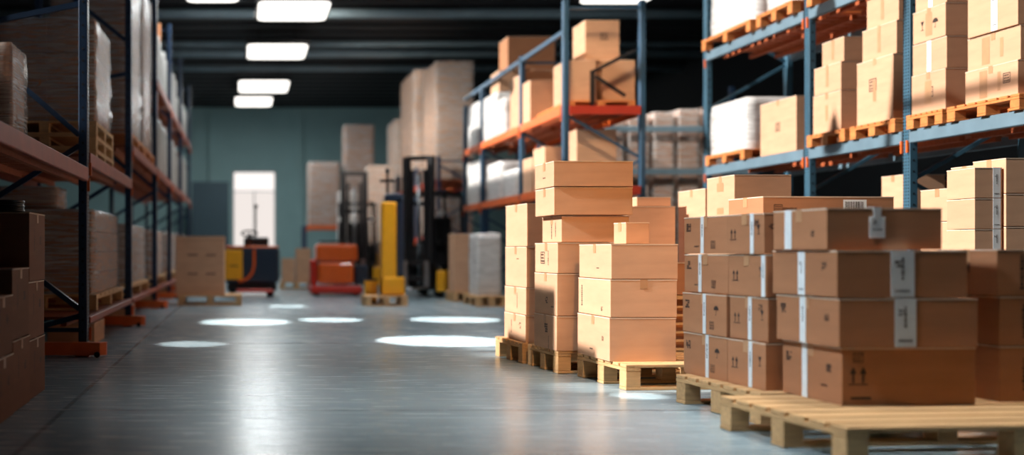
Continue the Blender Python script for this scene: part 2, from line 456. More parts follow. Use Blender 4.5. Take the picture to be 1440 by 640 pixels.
def carton(x, y, z, w, dpt, h, label, rz=0.0, mat='cardboard', tapes=(), seal=True, marks=(), group=None, seam='x', seed=None, barcode=None, name='carton', patches=()):
    """a closed carton, origin at its front corner; tapes: (face, u 0..1, width, printed); marks: (kind, face, u, v, size)"""
    if not isinstance(mat, str): tapes, mat = mat, 'cardboard'
    rng = random.Random(seed if seed is not None else hash((round(x, 2), round(y, 2), round(z, 2))) & 0xffff)
    h = h - 0.003
    b = MB(mat, 'ink', 'board_edge')
    b.box((0, 0, 0), (w, dpt, h - 0.0065), bevel=0.003, seg=2)
    g = 0.0018
    e_ = .0012
    halves = (((-e_, -e_), (w + e_, dpt / 2 - g)), ((-e_, dpt / 2 + g), (w + e_, dpt + e_))) if seam == 'x' else (((-e_, -e_), (w / 2 - g, dpt + e_)), ((w / 2 + g, -e_), (w + e_, dpt + e_)))
    for lo, hi in halves:
        b.box((lo[0], lo[1], h - 0.0063), (hi[0], hi[1], h - 0.0004), 2)
        b.box((lo[0] + .0008, lo[1] + .0008, h - 0.0004), (hi[0] - .0008, hi[1] - .0008, h))
    for kind, face, u, v, s in marks:
        fr = face_frame(face, w, dpt, h); mark(b, fr, kind, u * fr[4], v * h, s, rng)
    o = b.build(name, None, (x, y, z + 0.001), rz)
    for face, u, tw, printed in tapes:
        fr = face_frame(face, w, dpt, h)
        tb = MB('white_tape', 'ink')
        oo, uu, vv, nn, fw = fr
        c0, c1 = u * fw - tw / 2, u * fw + tw / 2
        A = oo + uu * c0 + nn * 0.0006; B = oo + uu * c1 + vv * (h + 0.0009) + nn * 0.0016
        A += nn * .0012; B += nn * .0012
        lo = Vector((min(A.x, B.x), min(A.y, B.y), 0.002)); hi = Vector((max(A.x, B.x), max(A.y, B.y), h + 0.0009)); tb.box(lo, hi)
        T0 = oo + uu * c0 + nn * 0.0016; T1 = oo + uu * c1 - nn * 0.07
        tb.box((min(T0.x, T1.x), min(T0.y, T1.y), h + 0.0003), (max(T0.x, T1.x), max(T0.y, T1.y), h + 0.0012))
        if printed:
            mark(tb, fr, 'column', u * fw, 0.62 * h, h * 0.18 if tw < .06 else tw * .5, rng, 0.0036)
            if tw > 0.05: mark(tb, fr, 'block', u * fw - tw * .2, 0.72 * h, tw * .28, rng, 0.0037); mark(tb, fr, 'line', u * fw, 0.14 * h, tw * .36, rng, 0.0037)
        tb.build('white_tape', o)
    if seal:
        tb = MB('paper_tape'); q = 0.024
        if seam == 'x':
            tb.box((-0.001, dpt / 2 - q, h + 0.0002), (w + 0.001, dpt / 2 + q, h + 0.001))
            for x0 in (-0.0022, w + 0.0014): tb.box((x0, dpt / 2 - q, h - 0.06), (x0 + 0.0008, dpt / 2 + q, h + 0.001))
        else:
            tb.box((w / 2 - q, -0.001, h + 0.0002), (w / 2 + q, dpt + 0.001, h + 0.001))
            for y0 in (-0.0022, dpt + 0.0014): tb.box((w / 2 - q, y0, h - 0.06), (w / 2 + q, y0 + 0.0008, h + 0.001))
        tb.build('sealing_tape', o)
    for face, u, v, pw, ph in patches:      # brown paper tape patches on a face
        fr = face_frame(face, w, dpt, h); tb = MB('paper_tape')
        quad(tb, fr, u * fr[4] - pw / 2, v * h - ph / 2, u * fr[4] + pw / 2, v * h + ph / 2, 0.0014, 0); tb.build('paper_patch', o)
    if barcode:
        face, u, v, pw, ph = barcode
        fr = face_frame(face, w, dpt, h); tb = MB('label_paper', 'ink')
        quad(tb, fr, u * fr[4] - pw / 2, v * h - ph / 2, u * fr[4] + pw / 2, v * h + ph / 2, 0.0015, 0)
        xx = -pw * .42
        while xx < pw * .4:
            wd = rng.uniform(.003, .008); quad(tb, fr, u * fr[4] + xx, v * h - ph * .36, u * fr[4] + xx + wd, v * h + ph * .38, 0.0022, 1); xx += wd + rng.uniform(.003, .007)
        tb.build('shipping_label', o)
    return tag(o, label, 'box', group)

# ================================================================== RIGHT: shaded stacks in front
R = math.radians
pallet(2.50, 4.41, 1.60, 0.98, 'pale wooden pallet in front, under the shaded stack of wide taped cartons', rz=R(5))
GA = 'shaded cartons on the front pallet'
mk = lambda *a: list(a)
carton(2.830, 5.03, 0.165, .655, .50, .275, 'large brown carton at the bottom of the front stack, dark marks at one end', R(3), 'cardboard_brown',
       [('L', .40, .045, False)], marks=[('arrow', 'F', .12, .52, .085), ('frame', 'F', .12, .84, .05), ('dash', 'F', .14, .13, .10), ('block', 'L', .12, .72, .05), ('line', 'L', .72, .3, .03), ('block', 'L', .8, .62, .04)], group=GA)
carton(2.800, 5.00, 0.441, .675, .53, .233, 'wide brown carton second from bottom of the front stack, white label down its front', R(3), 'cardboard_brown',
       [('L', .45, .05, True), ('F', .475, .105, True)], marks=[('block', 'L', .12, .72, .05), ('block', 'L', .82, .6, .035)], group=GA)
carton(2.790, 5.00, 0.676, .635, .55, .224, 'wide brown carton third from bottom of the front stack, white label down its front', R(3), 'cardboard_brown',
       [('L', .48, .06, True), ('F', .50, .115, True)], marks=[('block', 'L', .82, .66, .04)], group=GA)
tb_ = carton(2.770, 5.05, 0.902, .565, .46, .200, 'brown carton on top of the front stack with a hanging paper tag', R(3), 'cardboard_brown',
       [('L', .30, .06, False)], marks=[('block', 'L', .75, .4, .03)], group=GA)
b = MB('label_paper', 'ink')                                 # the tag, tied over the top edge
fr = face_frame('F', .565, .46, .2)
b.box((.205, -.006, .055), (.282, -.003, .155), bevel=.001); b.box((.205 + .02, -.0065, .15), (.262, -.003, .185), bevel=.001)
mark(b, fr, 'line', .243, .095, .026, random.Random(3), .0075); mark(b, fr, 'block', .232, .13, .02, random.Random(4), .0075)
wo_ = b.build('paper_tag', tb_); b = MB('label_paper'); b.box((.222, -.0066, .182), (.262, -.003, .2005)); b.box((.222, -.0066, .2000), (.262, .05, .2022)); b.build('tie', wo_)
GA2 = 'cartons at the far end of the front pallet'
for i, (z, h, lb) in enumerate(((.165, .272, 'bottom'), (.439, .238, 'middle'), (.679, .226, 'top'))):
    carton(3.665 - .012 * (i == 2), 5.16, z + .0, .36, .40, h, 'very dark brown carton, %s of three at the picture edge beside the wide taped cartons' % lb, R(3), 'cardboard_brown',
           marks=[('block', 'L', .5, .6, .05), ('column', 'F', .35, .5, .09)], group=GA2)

pallet(2.66, 5.47, 1.05, .85, 'pale wooden pallet behind the front one, under the narrow taped cartons', rz=R(6))
GB = 'narrow taped cartons on the second pallet'
zs = [.165, .415, .652, .879, 1.098]
nm = ['bottom', 'second layer', 'third layer', 'top layer']
rngB = random.Random(11)
for i in range(4):
    h = zs[i + 1] - zs[i] - .001
    m2 = [('arrow', 'L', .2, .5, .06), ('glass', 'L', .86, .6, .05), ('block', 'L', .82, .78, .035), ('line', 'L', .14, .88, .03)]
    m1 = [('block', 'L', .12, .72, .05), ('umbrella', 'L', .78, .62, .06), ('frame', 'L', .68, .24, .045), ('line', 'L', .3, .2, .028)]
    rngB.shuffle(m1)
    x2 = 2.745 + (-.012, .0, -.008, -.02)[i]
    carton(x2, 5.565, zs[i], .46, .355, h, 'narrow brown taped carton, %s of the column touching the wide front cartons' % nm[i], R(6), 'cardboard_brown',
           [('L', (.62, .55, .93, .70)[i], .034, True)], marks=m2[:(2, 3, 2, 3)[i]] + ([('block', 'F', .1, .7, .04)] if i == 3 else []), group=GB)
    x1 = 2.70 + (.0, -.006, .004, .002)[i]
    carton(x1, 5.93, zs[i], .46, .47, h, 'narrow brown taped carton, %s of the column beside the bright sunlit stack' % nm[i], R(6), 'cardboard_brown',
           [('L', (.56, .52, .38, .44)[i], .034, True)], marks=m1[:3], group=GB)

# wide flat carton seen over the shaded stacks, on its own pallet
pallet(3.46, 6.62, .90, .60, 'wooden pallet behind the shaded stacks', rz=R(5))
for i, (z, h) in enumerate(((.165, .455), (.622, .455))):
    carton(3.50, 6.68, z, .70, .42, h, 'plain carton hidden behind the shaded stacks, %s of two' % ('lower', 'upper')[i], R(4), 'cardboard_brown')
carton(3.235, 6.62, 1.079, .84, .42, .158, 'wide flat carton behind the shaded stacks with dark print and a barcode label', R(3), 'cardboard_brown',
       marks=[('frame', 'F', .115, .5, .055), ('line', 'F', .20, .5, .05)], barcode=('F', .70, .55, .15, .10))

# ================================================================== RIGHT: sunlit stack
pallet(2.46, 6.83, .92, .78, 'pale wooden pallet under the tallest bright sunlit cartons', rz=R(5))
GC = 'bright cartons of the sunlit stack'
for i, (z0, z1) in enumerate(((.165, .456), (.457, .708), (.709, .943))):
    carton(2.42 + .006 * i, 7.02, z0, .445, .60, z1 - z0, 'sunlit orange-tan carton, %s of three in the front column' % ('bottom', 'middle', 'top')[i], R(2),
           tapes=(), seam='y' if i == 1 else 'x', marks=[[('line', 'L', .45, .2, .03), ('frame', 'L', .8, .5, .03)], [('column', 'L', .12, .5, .08), ('block', 'L', .75, .2, .03)], [('dash', 'L', .6, .3, .05)]][i], group=GC)
pallet(2.30, 7.76, 1.02, .62, 'pale wooden pallet in the middle of the three under the sunlit cartons', rz=R(5))
for i, (z0, z1) in enumerate(((.165, .420), (.421, .730), (.731, .957))):
    carton(2.29 + .004 * i, 7.76, z0, .60, .50, z1 - z0, 'sunlit tan carton, %s of three in the second column' % ('bottom', 'middle', 'top')[i], R(3),
           marks=[[('block', 'L', .55, .62, .07), ('column', 'L', .66, .2, .05)], [('block', 'L', .55, .35, .05), ('line', 'L', .8, .2, .03)], [('frame', 'L', .35, .5, .09), ('column', 'L', .6, .5, .06)]][i], group=GC)
carton(2.335, 7.79, .959, .50, .44, .195, 'sunlit carton resting above the second column, below two wider cartons', R(2), marks=[('column', 'L', .5, .5, .08), ('column', 'L', .7, .5, .06)], group=GC)
carton(2.275, 7.77, 1.157, .58, .44, .205, 'sunlit wide carton second from the top of the tallest stack', R(2), group=GC)
carton(2.270, 7.76, 1.365, .585, .44, .188, 'sunlit wide carton at the very top of the tallest stack', R(2), marks=[('line', 'L', .5, .4, .03)], group=GC)
carton(2.64, 7.33, .944, .165, .20, .15, 'small sunlit carton lying on top of the front column', R(4))
pallet(2.22, 8.44, .80, .66, 'pale wooden pallet farthest along the aisle under the sunlit cartons', rz=R(5))
for i, (z0, z1) in enumerate(((.165, .384), (.385, .602), (.603, .93), (.931, 1.275))):
    carton(2.25 + .004 * i, 8.46, z0, .55, .56, z1 - z0, 'sunlit tan carton, %s of four in the column farthest along the aisle' % ('bottom', 'second', 'third', 'top')[i], R(3),
           marks=[[('column', 'L', .35, .5, .06), ('block', 'L', .75, .6, .05)], [('column', 'L', .6, .5, .07)], [('line', 'L', .6, .7, .03)], []][i], group=GC)
# slatted crate and box seen in the gap
t = tag(empty('slatted_crate', (2.975, 7.80, .167), R(3)), 'dark slatted crate in the gap between the sunlit and the shaded stacks', 'crate')
for z in [i * .062 for i in range(7)]:
    b = MB('pallet_wood'); b.box((0, 0, z), (.36, .012, z + .016)); b.build('slat', t)
    b = MB('pallet_wood'); b.box((0, .388, z), (.36, .40, z + .016)); b.build('slat', t)
for x, y in ((.01, .013), (.32, .013), (.01, .358), (.32, .358)):
    b = MB('cardboard_brown'); b.box((x, y, 0), (x + .03, y + .029, .388)); b.build('corner_post', t)
b = MB('cardboard_brown'); b.box((.045, .05, .004), (.315, .35, .37)); b.build('inner_box', t)
b = MB('pallet_wood'); b.box((0, 0, .39), (.36, .40, .402)); b.build('lid', t)
carton(2.975, 7.80, .572, .34, .38, .24, 'dark brown carton on the slatted crate between the stacks', R(3), 'cardboard_brown')

# lit cartons behind
pallet(3.12, 9.36, .74, .62, 'wooden pallet behind the sunlit stack', rz=0)
for i in range(3):
    carton(3.40, 9.40, .165 + i * .375, .42, .45, .374, 'orange-tan carton behind the sunlit stack, %s of three' % ('bottom', 'middle', 'top')[i], 0)
carton(3.50, 9.45, 1.291, .30, .30, .082, 'flat pale carton on the orange-tan column behind the sunlit stack', 0)
pallet(3.88, 8.46, .82, 1.24, 'wooden pallet under the two bright columns behind the shaded stacks', rz=0)
for i, (z0, z1) in enumerate(((.165, .66), (.661, 1.15), (1.151, 1.505))):
    carton(3.925, 8.50, z0, .455, .50, z1 - z0, 'bright carton behind the shaded stacks, %s of three in the front column' % ('bottom', 'middle', 'top')[i], 0, patches=[('L', .5, .75, .12, .07), ('L', .5, .2, .12, .05)] if i == 2 else ())
for i, (z0, z1) in enumerate(((.165, .63), (.631, 1.43))):
    carton(3.945, 9.08, z0, .44, .56, z1 - z0, '%s bright carton behind the shaded stacks, in the back column' % ('low', 'tall')[i], 0, marks=())

# stack near the upright, right edge
pallet(5.16, 7.50, .84, .92, 'wooden pallet at the picture edge in front of the blue rack', rz=0)
GH = 'cartons on the pallet in front of the blue rack'
carton(5.22, 7.60, .165, .20, .30, .70, 'tall carton low in the narrow taped column before the rack', 0, 'cardboard')
for i, z in enumerate((.868, 1.052, 1.272)):
    carton(5.222, 7.60, z, .195, .30, (.183, .219, .219)[i], 'small taped carton, %s of three in the narrow column before the rack' % ('lowest', 'middle', 'top')[i], 0, 'cardboard',
           [('F', .80, .055, True)], seal=False, group=GH)
carton(5.43, 7.58, .165, .42, .34, .66, 'tall carton low in the column at the picture edge before the rack', 0, 'cardboard')
for i, z in enumerate((.83, 1.07, 1.305)):
    carton(5.43, 7.58, z, .42, .34, (.238, .233, .253)[i], 'tan carton, %s of three at the picture edge before the rack' % ('lowest', 'middle', 'top')[i], 0, 'cardboard', [('F', .60, .05, True)], group=GH)
carton(5.32, 7.96, .165, .50, .40, .70, 'tall carton low in the sunlit pair before the rack', 0)
for i, z in enumerate((.868, 1.12)):
    carton(5.32, 7.96, z, .50, .40, .25, 'sunlit carton, %s of the pair seen beside the perforated upright' % ('lower', 'upper')[i], 0, group=GH)
carton(5.52, 8.0, 1.372, .26, .30, .17, 'orange lit carton peeping over the taped columns before the rack', 0)

# ================================================================== racks
def rack(name, label, loc, rz, depth, frames, bays, upright='rack_blue', beam='rack_teal_beam', clip='rack_orange', deck='deck_board', slots=True, brace_mat=None, pw=0.10, pd=0.075, brace_top=9.0, braces=None):
    """pallet racking run. frames: [(y, height)], bays: per gap a list of level heights (beam tops)."""
    t = tag(empty(name, loc, rz), label, 'rack')
    s = 1 if depth > 0 else -1
    D = abs(depth)
    X = lambda v: s * v
    bm_ = brace_mat or upright
    def bx(b, x0, x1, y0, y1, z0, z1, mi=0, bevel=0): b.box((min(X(x0), X(x1)), y0, z0), (max(X(x0), X(x1)), y1, z1), mi, bevel)
    for y, H in frames:
        for xf in (0.0, D - pd):
            b = MB(upright, 'slot_dark')
            bx(b, xf, xf + pd, y - pw / 2, y + pw / 2, 0.012, H, bevel=.006)
            if slots and xf == 0:
                z = .1
                while z < H - .05:
                    for yy in (-.034, .0, .034):
                        quad(b, (Vector((X(-.0012), y, 0)), Vector((0, 1, 0)), Vector((0, 0, 1)), Vector((0, 0, 0)), 0), yy - .008, z, yy + .008, z + .018, 0, 1)
                    z += .03
                z = .1
                while z < H - .05:
                    fx = X(pd / 2); quad(b, (Vector((fx, y - pw / 2 - .0012, 0)), Vector((1, 0, 0)), Vector((0, 0, 1)), Vector((0, 0, 0)), 0), -.009, z, .009, z + .018, 0, 1); z += .1
            b.build('upright', t)
            b = MB(clip); bx(b, xf - .02, xf + pd + .02, y - pw / 2 - .03, y + pw / 2 + .03, 0.001, .012); b.build('foot_plate', t)
        z, up = .35, True
        for zf, zb in braces or ():
            if max(zf, zb) < H: b = MB(bm_); b.bar((X(pd), y, zf), (X(D - pd), y, zb), .04, .045); b.build('brace', t)
        if braces: z = 99
        while z < min(H - .7, brace_top):
            b = MB(bm_)
            if up: b.bar((X(pd), y, z), (X(D - pd), y, z + .55), .035, .035)
            else: b.bar((X(pd), y, z + .55), (X(D - pd), y, z), .035, .035)
            b.build('brace', t); z += .6; up = not up
        for z in (.22, H - .1):
            b = MB(bm_); b.bar((X(pd), y, z), (X(D - pd), y, z), .035, .035); b.build('brace', t)
    for (y0, h0), (y1, h1), levels in zip(frames, frames[1:], bays):
        for z in levels:
            for xf in (-.012, D - .04):
                b = MB(beam); bx(b, xf, xf + .05, y0 + pw / 2 + .004, y1 - pw / 2 - .004, z - (.115 if z > .5 else .06), z, bevel=.006); o = b.build('beam', t)
            for yy in (y0 + pw / 2 - .012, y1 - pw / 2 + .004):
                b = MB(clip); bx(b, -.020, .03, yy, yy + .020, z - .20, z - .09); b.build('beam_clip', t)
            b = MB(deck); y = y0 + .12                          # deck slats laid across the two beams
            while y < y1 - .2:
                bx(b, .042, D - .042, y, y + .10, z - .032, z - .004); y += .17
            nb = 3
            for i in range(nb):                                   # joists under the slats
                xx = .2 + (D - .45) * i / (nb - 1); bx(b, xx, xx + .05, y0 + .08, y1 - .08, z - .085, z - .033)
            b.build('deck', t)
    return t

RX = 6.01
rack('pallet_rack', 'blue steel pallet rack with perforated uprights behind the shaded stacks', (RX, 0, 0), 0, 1.12,
     [(7.25, 4.6), (9.65, 4.6), (11.35, 4.6), (13.85, 4.6)], [[1.98, 3.46], [1.98, 3.46], [1.98, 3.46]])
rack('pallet_rack', 'blue rack with orange beams standing behind the sunlit stack', (4.30, 0, 0), 0, 1.10,
     [(14.3, 4.25), (16.5, 3.9), (19.2, 3.8), (20.7, 3.7)], [[1.76, 2.83]] * 3, brace_top=2.5, upright='rack_mid_blue', beam='rack_orange', clip='rack_orange', slots=False)
MIDX = 4.30
# end beams and a tie of the middle rack
rk = [o for o in COL.objects if o.parent is None and o.type == 'EMPTY' and o.name == 'pallet_rack.001'][0]
for z in (1.76, 2.83):
    b = MB('rack_red'); b.box((.08, 14.22, z - .115), (1.02, 14.27, z)); b.build('end_beam', rk)
b = MB('rack_mid_blue'); b.box((.0, 14.35, 3.80), (.06, 20.7, 3.86)); b.build('top_tie', rk)
b = MB('black_paint'); b.bar((.42, 14.36, 2.84), (.42, 14.36, 3.32), .05, .05); b.bar((.42, 14.36, 3.30), (1.04, 14.36, 3.62), .045, .045); b.bar((.46, 14.36, 3.24), (.86, 14.36, 2.98), .04, .04); b.build('load_stop', rk)

# ---------------- loads on the blue rack
L1 = 1.98
GP = 'pallets on the lower shelf of the blue rack'
def rack_pallet(y0, y1, lab, z=L1, dx=.0, w=1.0):
    pallet(RX - .05 + dx, y0, w, y1 - y0, lab, z, 0, .125, 'orange', GP)
rack_pallet(8.18, 9.02, 'orange-tinted pallet on the blue rack, under the cartons at the picture edge')
rack_pallet(9.08, 9.57, 'orange-tinted pallet on the blue rack, under the three cartons beside the perforated upright')
rack_pallet(9.74, 10.46, 'orange-tinted pallet on the blue rack, under the tall bright stack')
rack_pallet(10.55, 11.26, 'orange-tinted pallet on the blue rack, under the stepped bright stack')
rack_pallet(12.66, 13.72, 'orange-tinted pallet on the blue rack, under the white wrapped load')
ZB = L1 + .127
GQ = 'cartons on the lower shelf of the blue rack'
for i, (z0, z1) in enumerate(((ZB, 2.38), (2.381, 2.65), (2.651, 3.0))):
    carton(RX + .02 * (i == 1), 8.26, z0, .46, .60 - .03 * (i == 2), z1 - z0, 'tan carton on the rack at the picture edge, %s of three' % ('bottom', 'middle', 'top')[i], 0,
           [('L', .55, .07, True)] if i == 2 else [], patches=[] if i == 2 else [('L', .36, .5, .09, .22), ('L', .66, .5, .035, .15)], marks=[[('frame', 'L', .8, .55, .08)], [], []][i], group=GQ)
for i, (z0, z1) in enumerate(((ZB, 2.46), (2.461, 2.735), (2.736, 3.02), (3.021, 3.30))):
    carton(RX + .01 * (i % 2), 9.11, z0, .46, (.46, .46, .44, .42)[i], z1 - z0, 'tan carton on the rack, %s of four beside the perforated upright' % ('bottom', 'second', 'third', 'top')[i], 0,
           [('L', .5, .055, False)] if i in (1, 3) else [], patches=[('L', .5, .5, .09, .2)] if i in (0, 2) else [], marks=[[('frame', 'L', .55, .5, .09)], [], [('umbrella', 'L', .7, .5, .09), ('glass', 'L', .3, .5, .08)], []][i], group=GQ)
for i, (z0, z1) in enumerate(((ZB, 2.72), (2.721, 3.03), (3.031, 3.335))):
    carton(RX + (0, .03, .05)[i], 9.84, z0, .46, (.58, .54, .50)[i], z1 - z0, 'bright tan carton of the tall stack on the rack, %s of three' % ('bottom', 'middle', 'top')[i], 0,
           patches=[('L', .5, .5, .05, .2)], marks=[[('frame', 'L', .45, .6, .12)], [], []][i], group=GQ)
for i, (z0, z1) in enumerate(((ZB, 2.515), (2.516, 2.80), (2.801, 3.05))):
    carton(RX + (0, .0, .03)[i], 10.70, z0, .44, (.52, .50, .40)[i], z1 - z0, 'bright tan carton of the stepped stack on the rack, %s of three' % ('bottom', 'middle', 'top')[i], 0,
           patches=[('L', .5, .5, .05, .16)], group=GQ)
carton(RX, 11.56, L1 + .002, .62, .80, .60, 'single large tan carton standing directly on the rack shelf beside the white wrapped load', 0, marks=[('frame', 'L', .5, .5, .1)], group=GQ)

# ---------------- stretch-wrapped loads
def wrapped_load(x, y, z, w, dpt, h, label, fm='film_clear', rz=0.0, rows=3, cols=2, core='cardboard_brown', group=None, name='wrapped_load', wob=.012, top=None, core2=None):
    """cartons bound in stretch film; origin at front corner"""
    t = tag(empty(name, (x, y, z + .002), rz), label, 'wrapped load', group)
    rng = random.Random(int(x * 91 + y * 37 + z * 11))
    hh = h / rows; i0 = .03
    for r in range(rows):
        b = MB(core if (core2 is None or r % 2 == 0) else core2, 'ink')
        for c in range(cols):
            for dct in range(2):
                cw = (w - 2 * i0) / cols; cd = (dpt - 2 * i0) / 2
                b.box((i0 + c * cw + .002, i0 + dct * cd + .002, r * hh + .002), (i0 + (c + 1) * cw - .002, i0 + (dct + 1) * cd - .002, (r + 1) * hh - .008), bevel=.004)
        b.build('carton_layer', t)
    b = MB(fm)
    nx, ny, nz = 7, 7, max(8, int(h / .09))
    ring = []
    for i in range(nx): ring.append((w * i / nx, 0, 0, -1))
    for i in range(ny): ring.append((w, dpt * i / ny, 1, 0))
    for i in range(nx): ring.append((w - w * i / nx, dpt, 0, 1))
    for i in range(ny): ring.append((0, dpt - dpt * i / ny, -1, 0))
    rows_ = []
    for k_ in range(nz + 1):
        zz = h * k_ / nz; vv = []
        pin = .004 if 0 < k_ < nz else .010
        for (a, c, nx_, ny_) in ring:
            off = rng.uniform(-wob, 0.0) - pin
            cxn = (a - w / 2) / w * 2; cyn = (c - dpt / 2) / dpt * 2
            corner = abs(cxn) > .97 and abs(cyn) > .97
            vv.append(b.bm.verts.new((a + (off * (1 if cxn > 0 else -1) if abs(cxn) > .97 else 0), c + (off * (1 if cyn > 0 else -1) if abs(cyn) > .97 else 0), zz + (rng.uniform(-.01, .01) if 0 < k_ < nz else 0) + (.006 if k_ == nz else 0))))
        rows_.append(vv)
    n = len(ring)
    for a, c in zip(rows_, rows_[1:]):
        for k_ in range(n):
            f = b.bm.faces.new((a[k_], a[(k_ + 1) % n], c[(k_ + 1) % n], c[k_])); f.smooth = True
    top_in = [b.bm.verts.new((w / 2 + (v.co.x - w / 2) * .5, dpt / 2 + (v.co.y - dpt / 2) * .5, h + rng.uniform(.006, .02))) for v in rows_[-1]]
    for k_ in range(n):
        f = b.bm.faces.new((rows_[-1][k_], rows_[-1][(k_ + 1) % n], top_in[(k_ + 1) % n], top_in[k_])); f.smooth = True
    b.bm.faces.new(top_in)
    b.build('stretch_film', t)
    return t
wrapped_load(RX + .0, 12.72, ZB, .95, .98, .62, 'white wrapped load on the end of the blue rack shelf', 'film_white', rows=3)
# upper shelf
L2 = 3.46
for i, (y0, y1, lb) in enumerate(((12.45, 13.75, 'at the rack end'), (11.50, 12.30, 'beside the upright'))):
    pallet(RX - .08, y0, 1.0, y1 - y0, 'orange pallet on the top shelf of the blue rack, %s' % lb, L2, 0, .14, 'orange', 'pallets on the top shelf of the blue rack')
    wrapped_load(RX + .0, y0 + .06, L2 + .142, .9, y1 - y0 - .12, .75, 'pale wrapped load on the top shelf of the blue rack, %s' % lb, 'film_white', rows=3, cols=2)
for i, (y0, lb) in enumerate(((9.80, 'nearer'), (10.6, 'farther'))):
    pallet(RX - .05, y0, 1.0, .66, 'pallet on the top shelf above the tan cartons, %s to the perforated upright' % lb, L2, 0, .14, 'orange', 'pallets on the top shelf of the blue rack')
# dim goods on the floor under the blue rack
pallet(6.20, 10.0, .9, .9, 'wooden pallet on the floor under the blue rack')
for i, (x, y, z, w, dd, h) in enumerate(((6.25, 10.05, .166, .4, .4, .75), (6.7, 10.1, .166, .36, .4, .85), (6.25, 10.06, .918, .38, .36, .70), (6.70, 10.12, 1.02, .34, .34, .55))):
    carton(x, y, z, w, dd, h, 'dim carton under the blue rack shelf, %s' % ('lower at the front', 'lower at the back', 'upper at the front', 'upper at the back')[i], 0, 'cardboard')
pallet(6.20, 12.0, .9, .9, 'wooden pallet on the floor at the end of the blue rack')
for i, (x, y, z, w, dd, h) in enumerate(((6.25, 12.05, .166, .8, .7, .7), (6.25, 12.1, .868, .5, .5, .6))):
    carton(x, y, z, w, dd, h, 'dim carton at the end of the blue rack, %s' % ('lower', 'upper')[i], 0, 'cardboard')
pallet(7.9, 9.6, .9, .8, 'wooden pallet behind the blue rack')
carton(7.95, 9.65, .166, .8, .7, .8, 'dim carton behind the blue rack, lower', 0); carton(7.95, 9.68, .968, .5, .5, .75, 'dim carton behind the blue rack, upper', 0)
carton(8.5, 9.68, .968, .22, .4, .55, 'narrow dim carton behind the blue rack', 0)

# ---------------- loads on the orange-beamed rack
M1, M2 = 1.762, 2.832
GM = 'cartons on the orange-beamed rack'
def mcart(x0, x1, y0, y1, Y, dpt, label, z=None, **kw):
    zt = PZ(y0, Y); zb = z if z is not None else PZ(y1, Y)
    return carton(PX(x0, Y), Y, zb, (x1 - x0) * Y / F, dpt, zt - zb, label, 0, kw.pop('mat', 'cardboard'), group=GM, **kw)
pallet(MIDX + .12, 14.46, .92, 1.5, 'orange pallet on the top shelf of the orange-beamed rack, at its end', M2, 0, .10, 'orange')
Z2 = M2 + .102
mcart(797, 838, 84, 145, 14.55, .62, 'tan carton on the top shelf of the orange-beamed rack, under the highest carton', Z2)
zt1 = PZ(84, 14.62)
mcart(846, 893, 84, 145, 14.62, .60, 'tan carton behind the black load stop on the orange-beamed rack', Z2)
mcart(823, 871, 28, 80, 14.75, .55, 'highest tan carton on the orange-beamed rack, set back on the one below', zt1 + .002, marks=[('frame', 'F', .55, .6, .1)])
zt0 = zt1
carton(MIDX + .10, 16.0 + .55, M2 + .002, .55, .95, .85, 'tan carton on the top shelf of the orange-beamed rack, beyond its end upright', 0, group=GM)
carton(MIDX + .02, 15.98, M2 + .002, .42, .42, .62, 'smaller tan carton on the top shelf of the orange-beamed rack, beside its end pallet', 0, group=GM)
wrapped_load(MIDX + .0, 17.55, M2, .75, .50, .58, 'narrow white wrapped load on the top shelf of the orange-beamed rack', 'film_white', group='white loads on the orange-beamed rack')
wrapped_load(MIDX - .0, 18.10, M2, .58, .95, .75, 'broad white wrapped load on the top shelf of the orange-beamed rack', 'film_white', group='white loads on the orange-beamed rack')
carton(MIDX + .08, 18.15, M2 + .778, .46, .6, .36, 'flat tan carton on the broad white load of the orange-beamed rack', 0, group=GM)
wrapped_load(MIDX, 19.45, M2, .8, .95, .78, 'far white wrapped load on the top shelf of the orange-beamed rack', 'film_white', group='white loads on the orange-beamed rack')
carton(MIDX + .62, 18.1, M2 + .002, .40, .62, 1.138, 'tall brown carton supporting the dark one at the back of the orange-beamed rack', 0, 'cardboard_brown', group=GM)
carton(MIDX + .22, 18.12, M2 + 1.142, .80, .60, .56, 'dark brown carton high at the back of the orange-beamed rack', 0, 'cardboard_brown', group=GM)
carton(PX(811, 14.5), 14.5, M1 + .002, .54, .5, .78, 'tan carton on the lower shelf at the end of the orange-beamed rack', 0, group=GM)
carton(MIDX + .02, 15.2, M1 + .002, .40, .60, .62, 'tan carton on the lower shelf of the orange-beamed rack, inside the end upright', 0, group=GM)
carton(MIDX + .02, 15.85, M1 + .002, .46, .55, .52, 'shorter tan carton on the lower shelf of the orange-beamed rack', 0, group=GM)
wrapped_load(MIDX + .0, 16.75, M1, .8, .85, .42, 'low white wrapped load on the lower shelf of the orange-beamed rack', 'film_white', group='white loads on the orange-beamed rack')
wrapped_load(MIDX + .0, 17.8, M1, .8, .95, .62, 'middle white wrapped load on the lower shelf of the orange-beamed rack', 'film_white', group='white loads on the orange-beamed rack')
wrapped_load(MIDX + .0, 19.35, M1, .8, 1.1, .78, 'far white wrapped load on the lower shelf of the orange-beamed rack', 'film_white', group='white loads on the orange-beamed rack')
# on the floor by that rack
pallet(3.70, 18.72, .56, .62, 'wooden pallet under the tall brown carton by the orange-beamed rack')
carton(3.74, 18.78, .166, .42, .5, 1.03, 'tall brown carton standing on the floor pallet beside the forklift', 0, 'cardboard')
pallet(3.74, 17.0, .50, 1.0, 'wooden pallet under the white wrapped bale on the floor')
wrapped_load(3.80, 17.2, .166, .40, .70, 1.0, 'white wrapped bale on a floor pallet at the orange-beamed rack', 'film_white', rows=3)

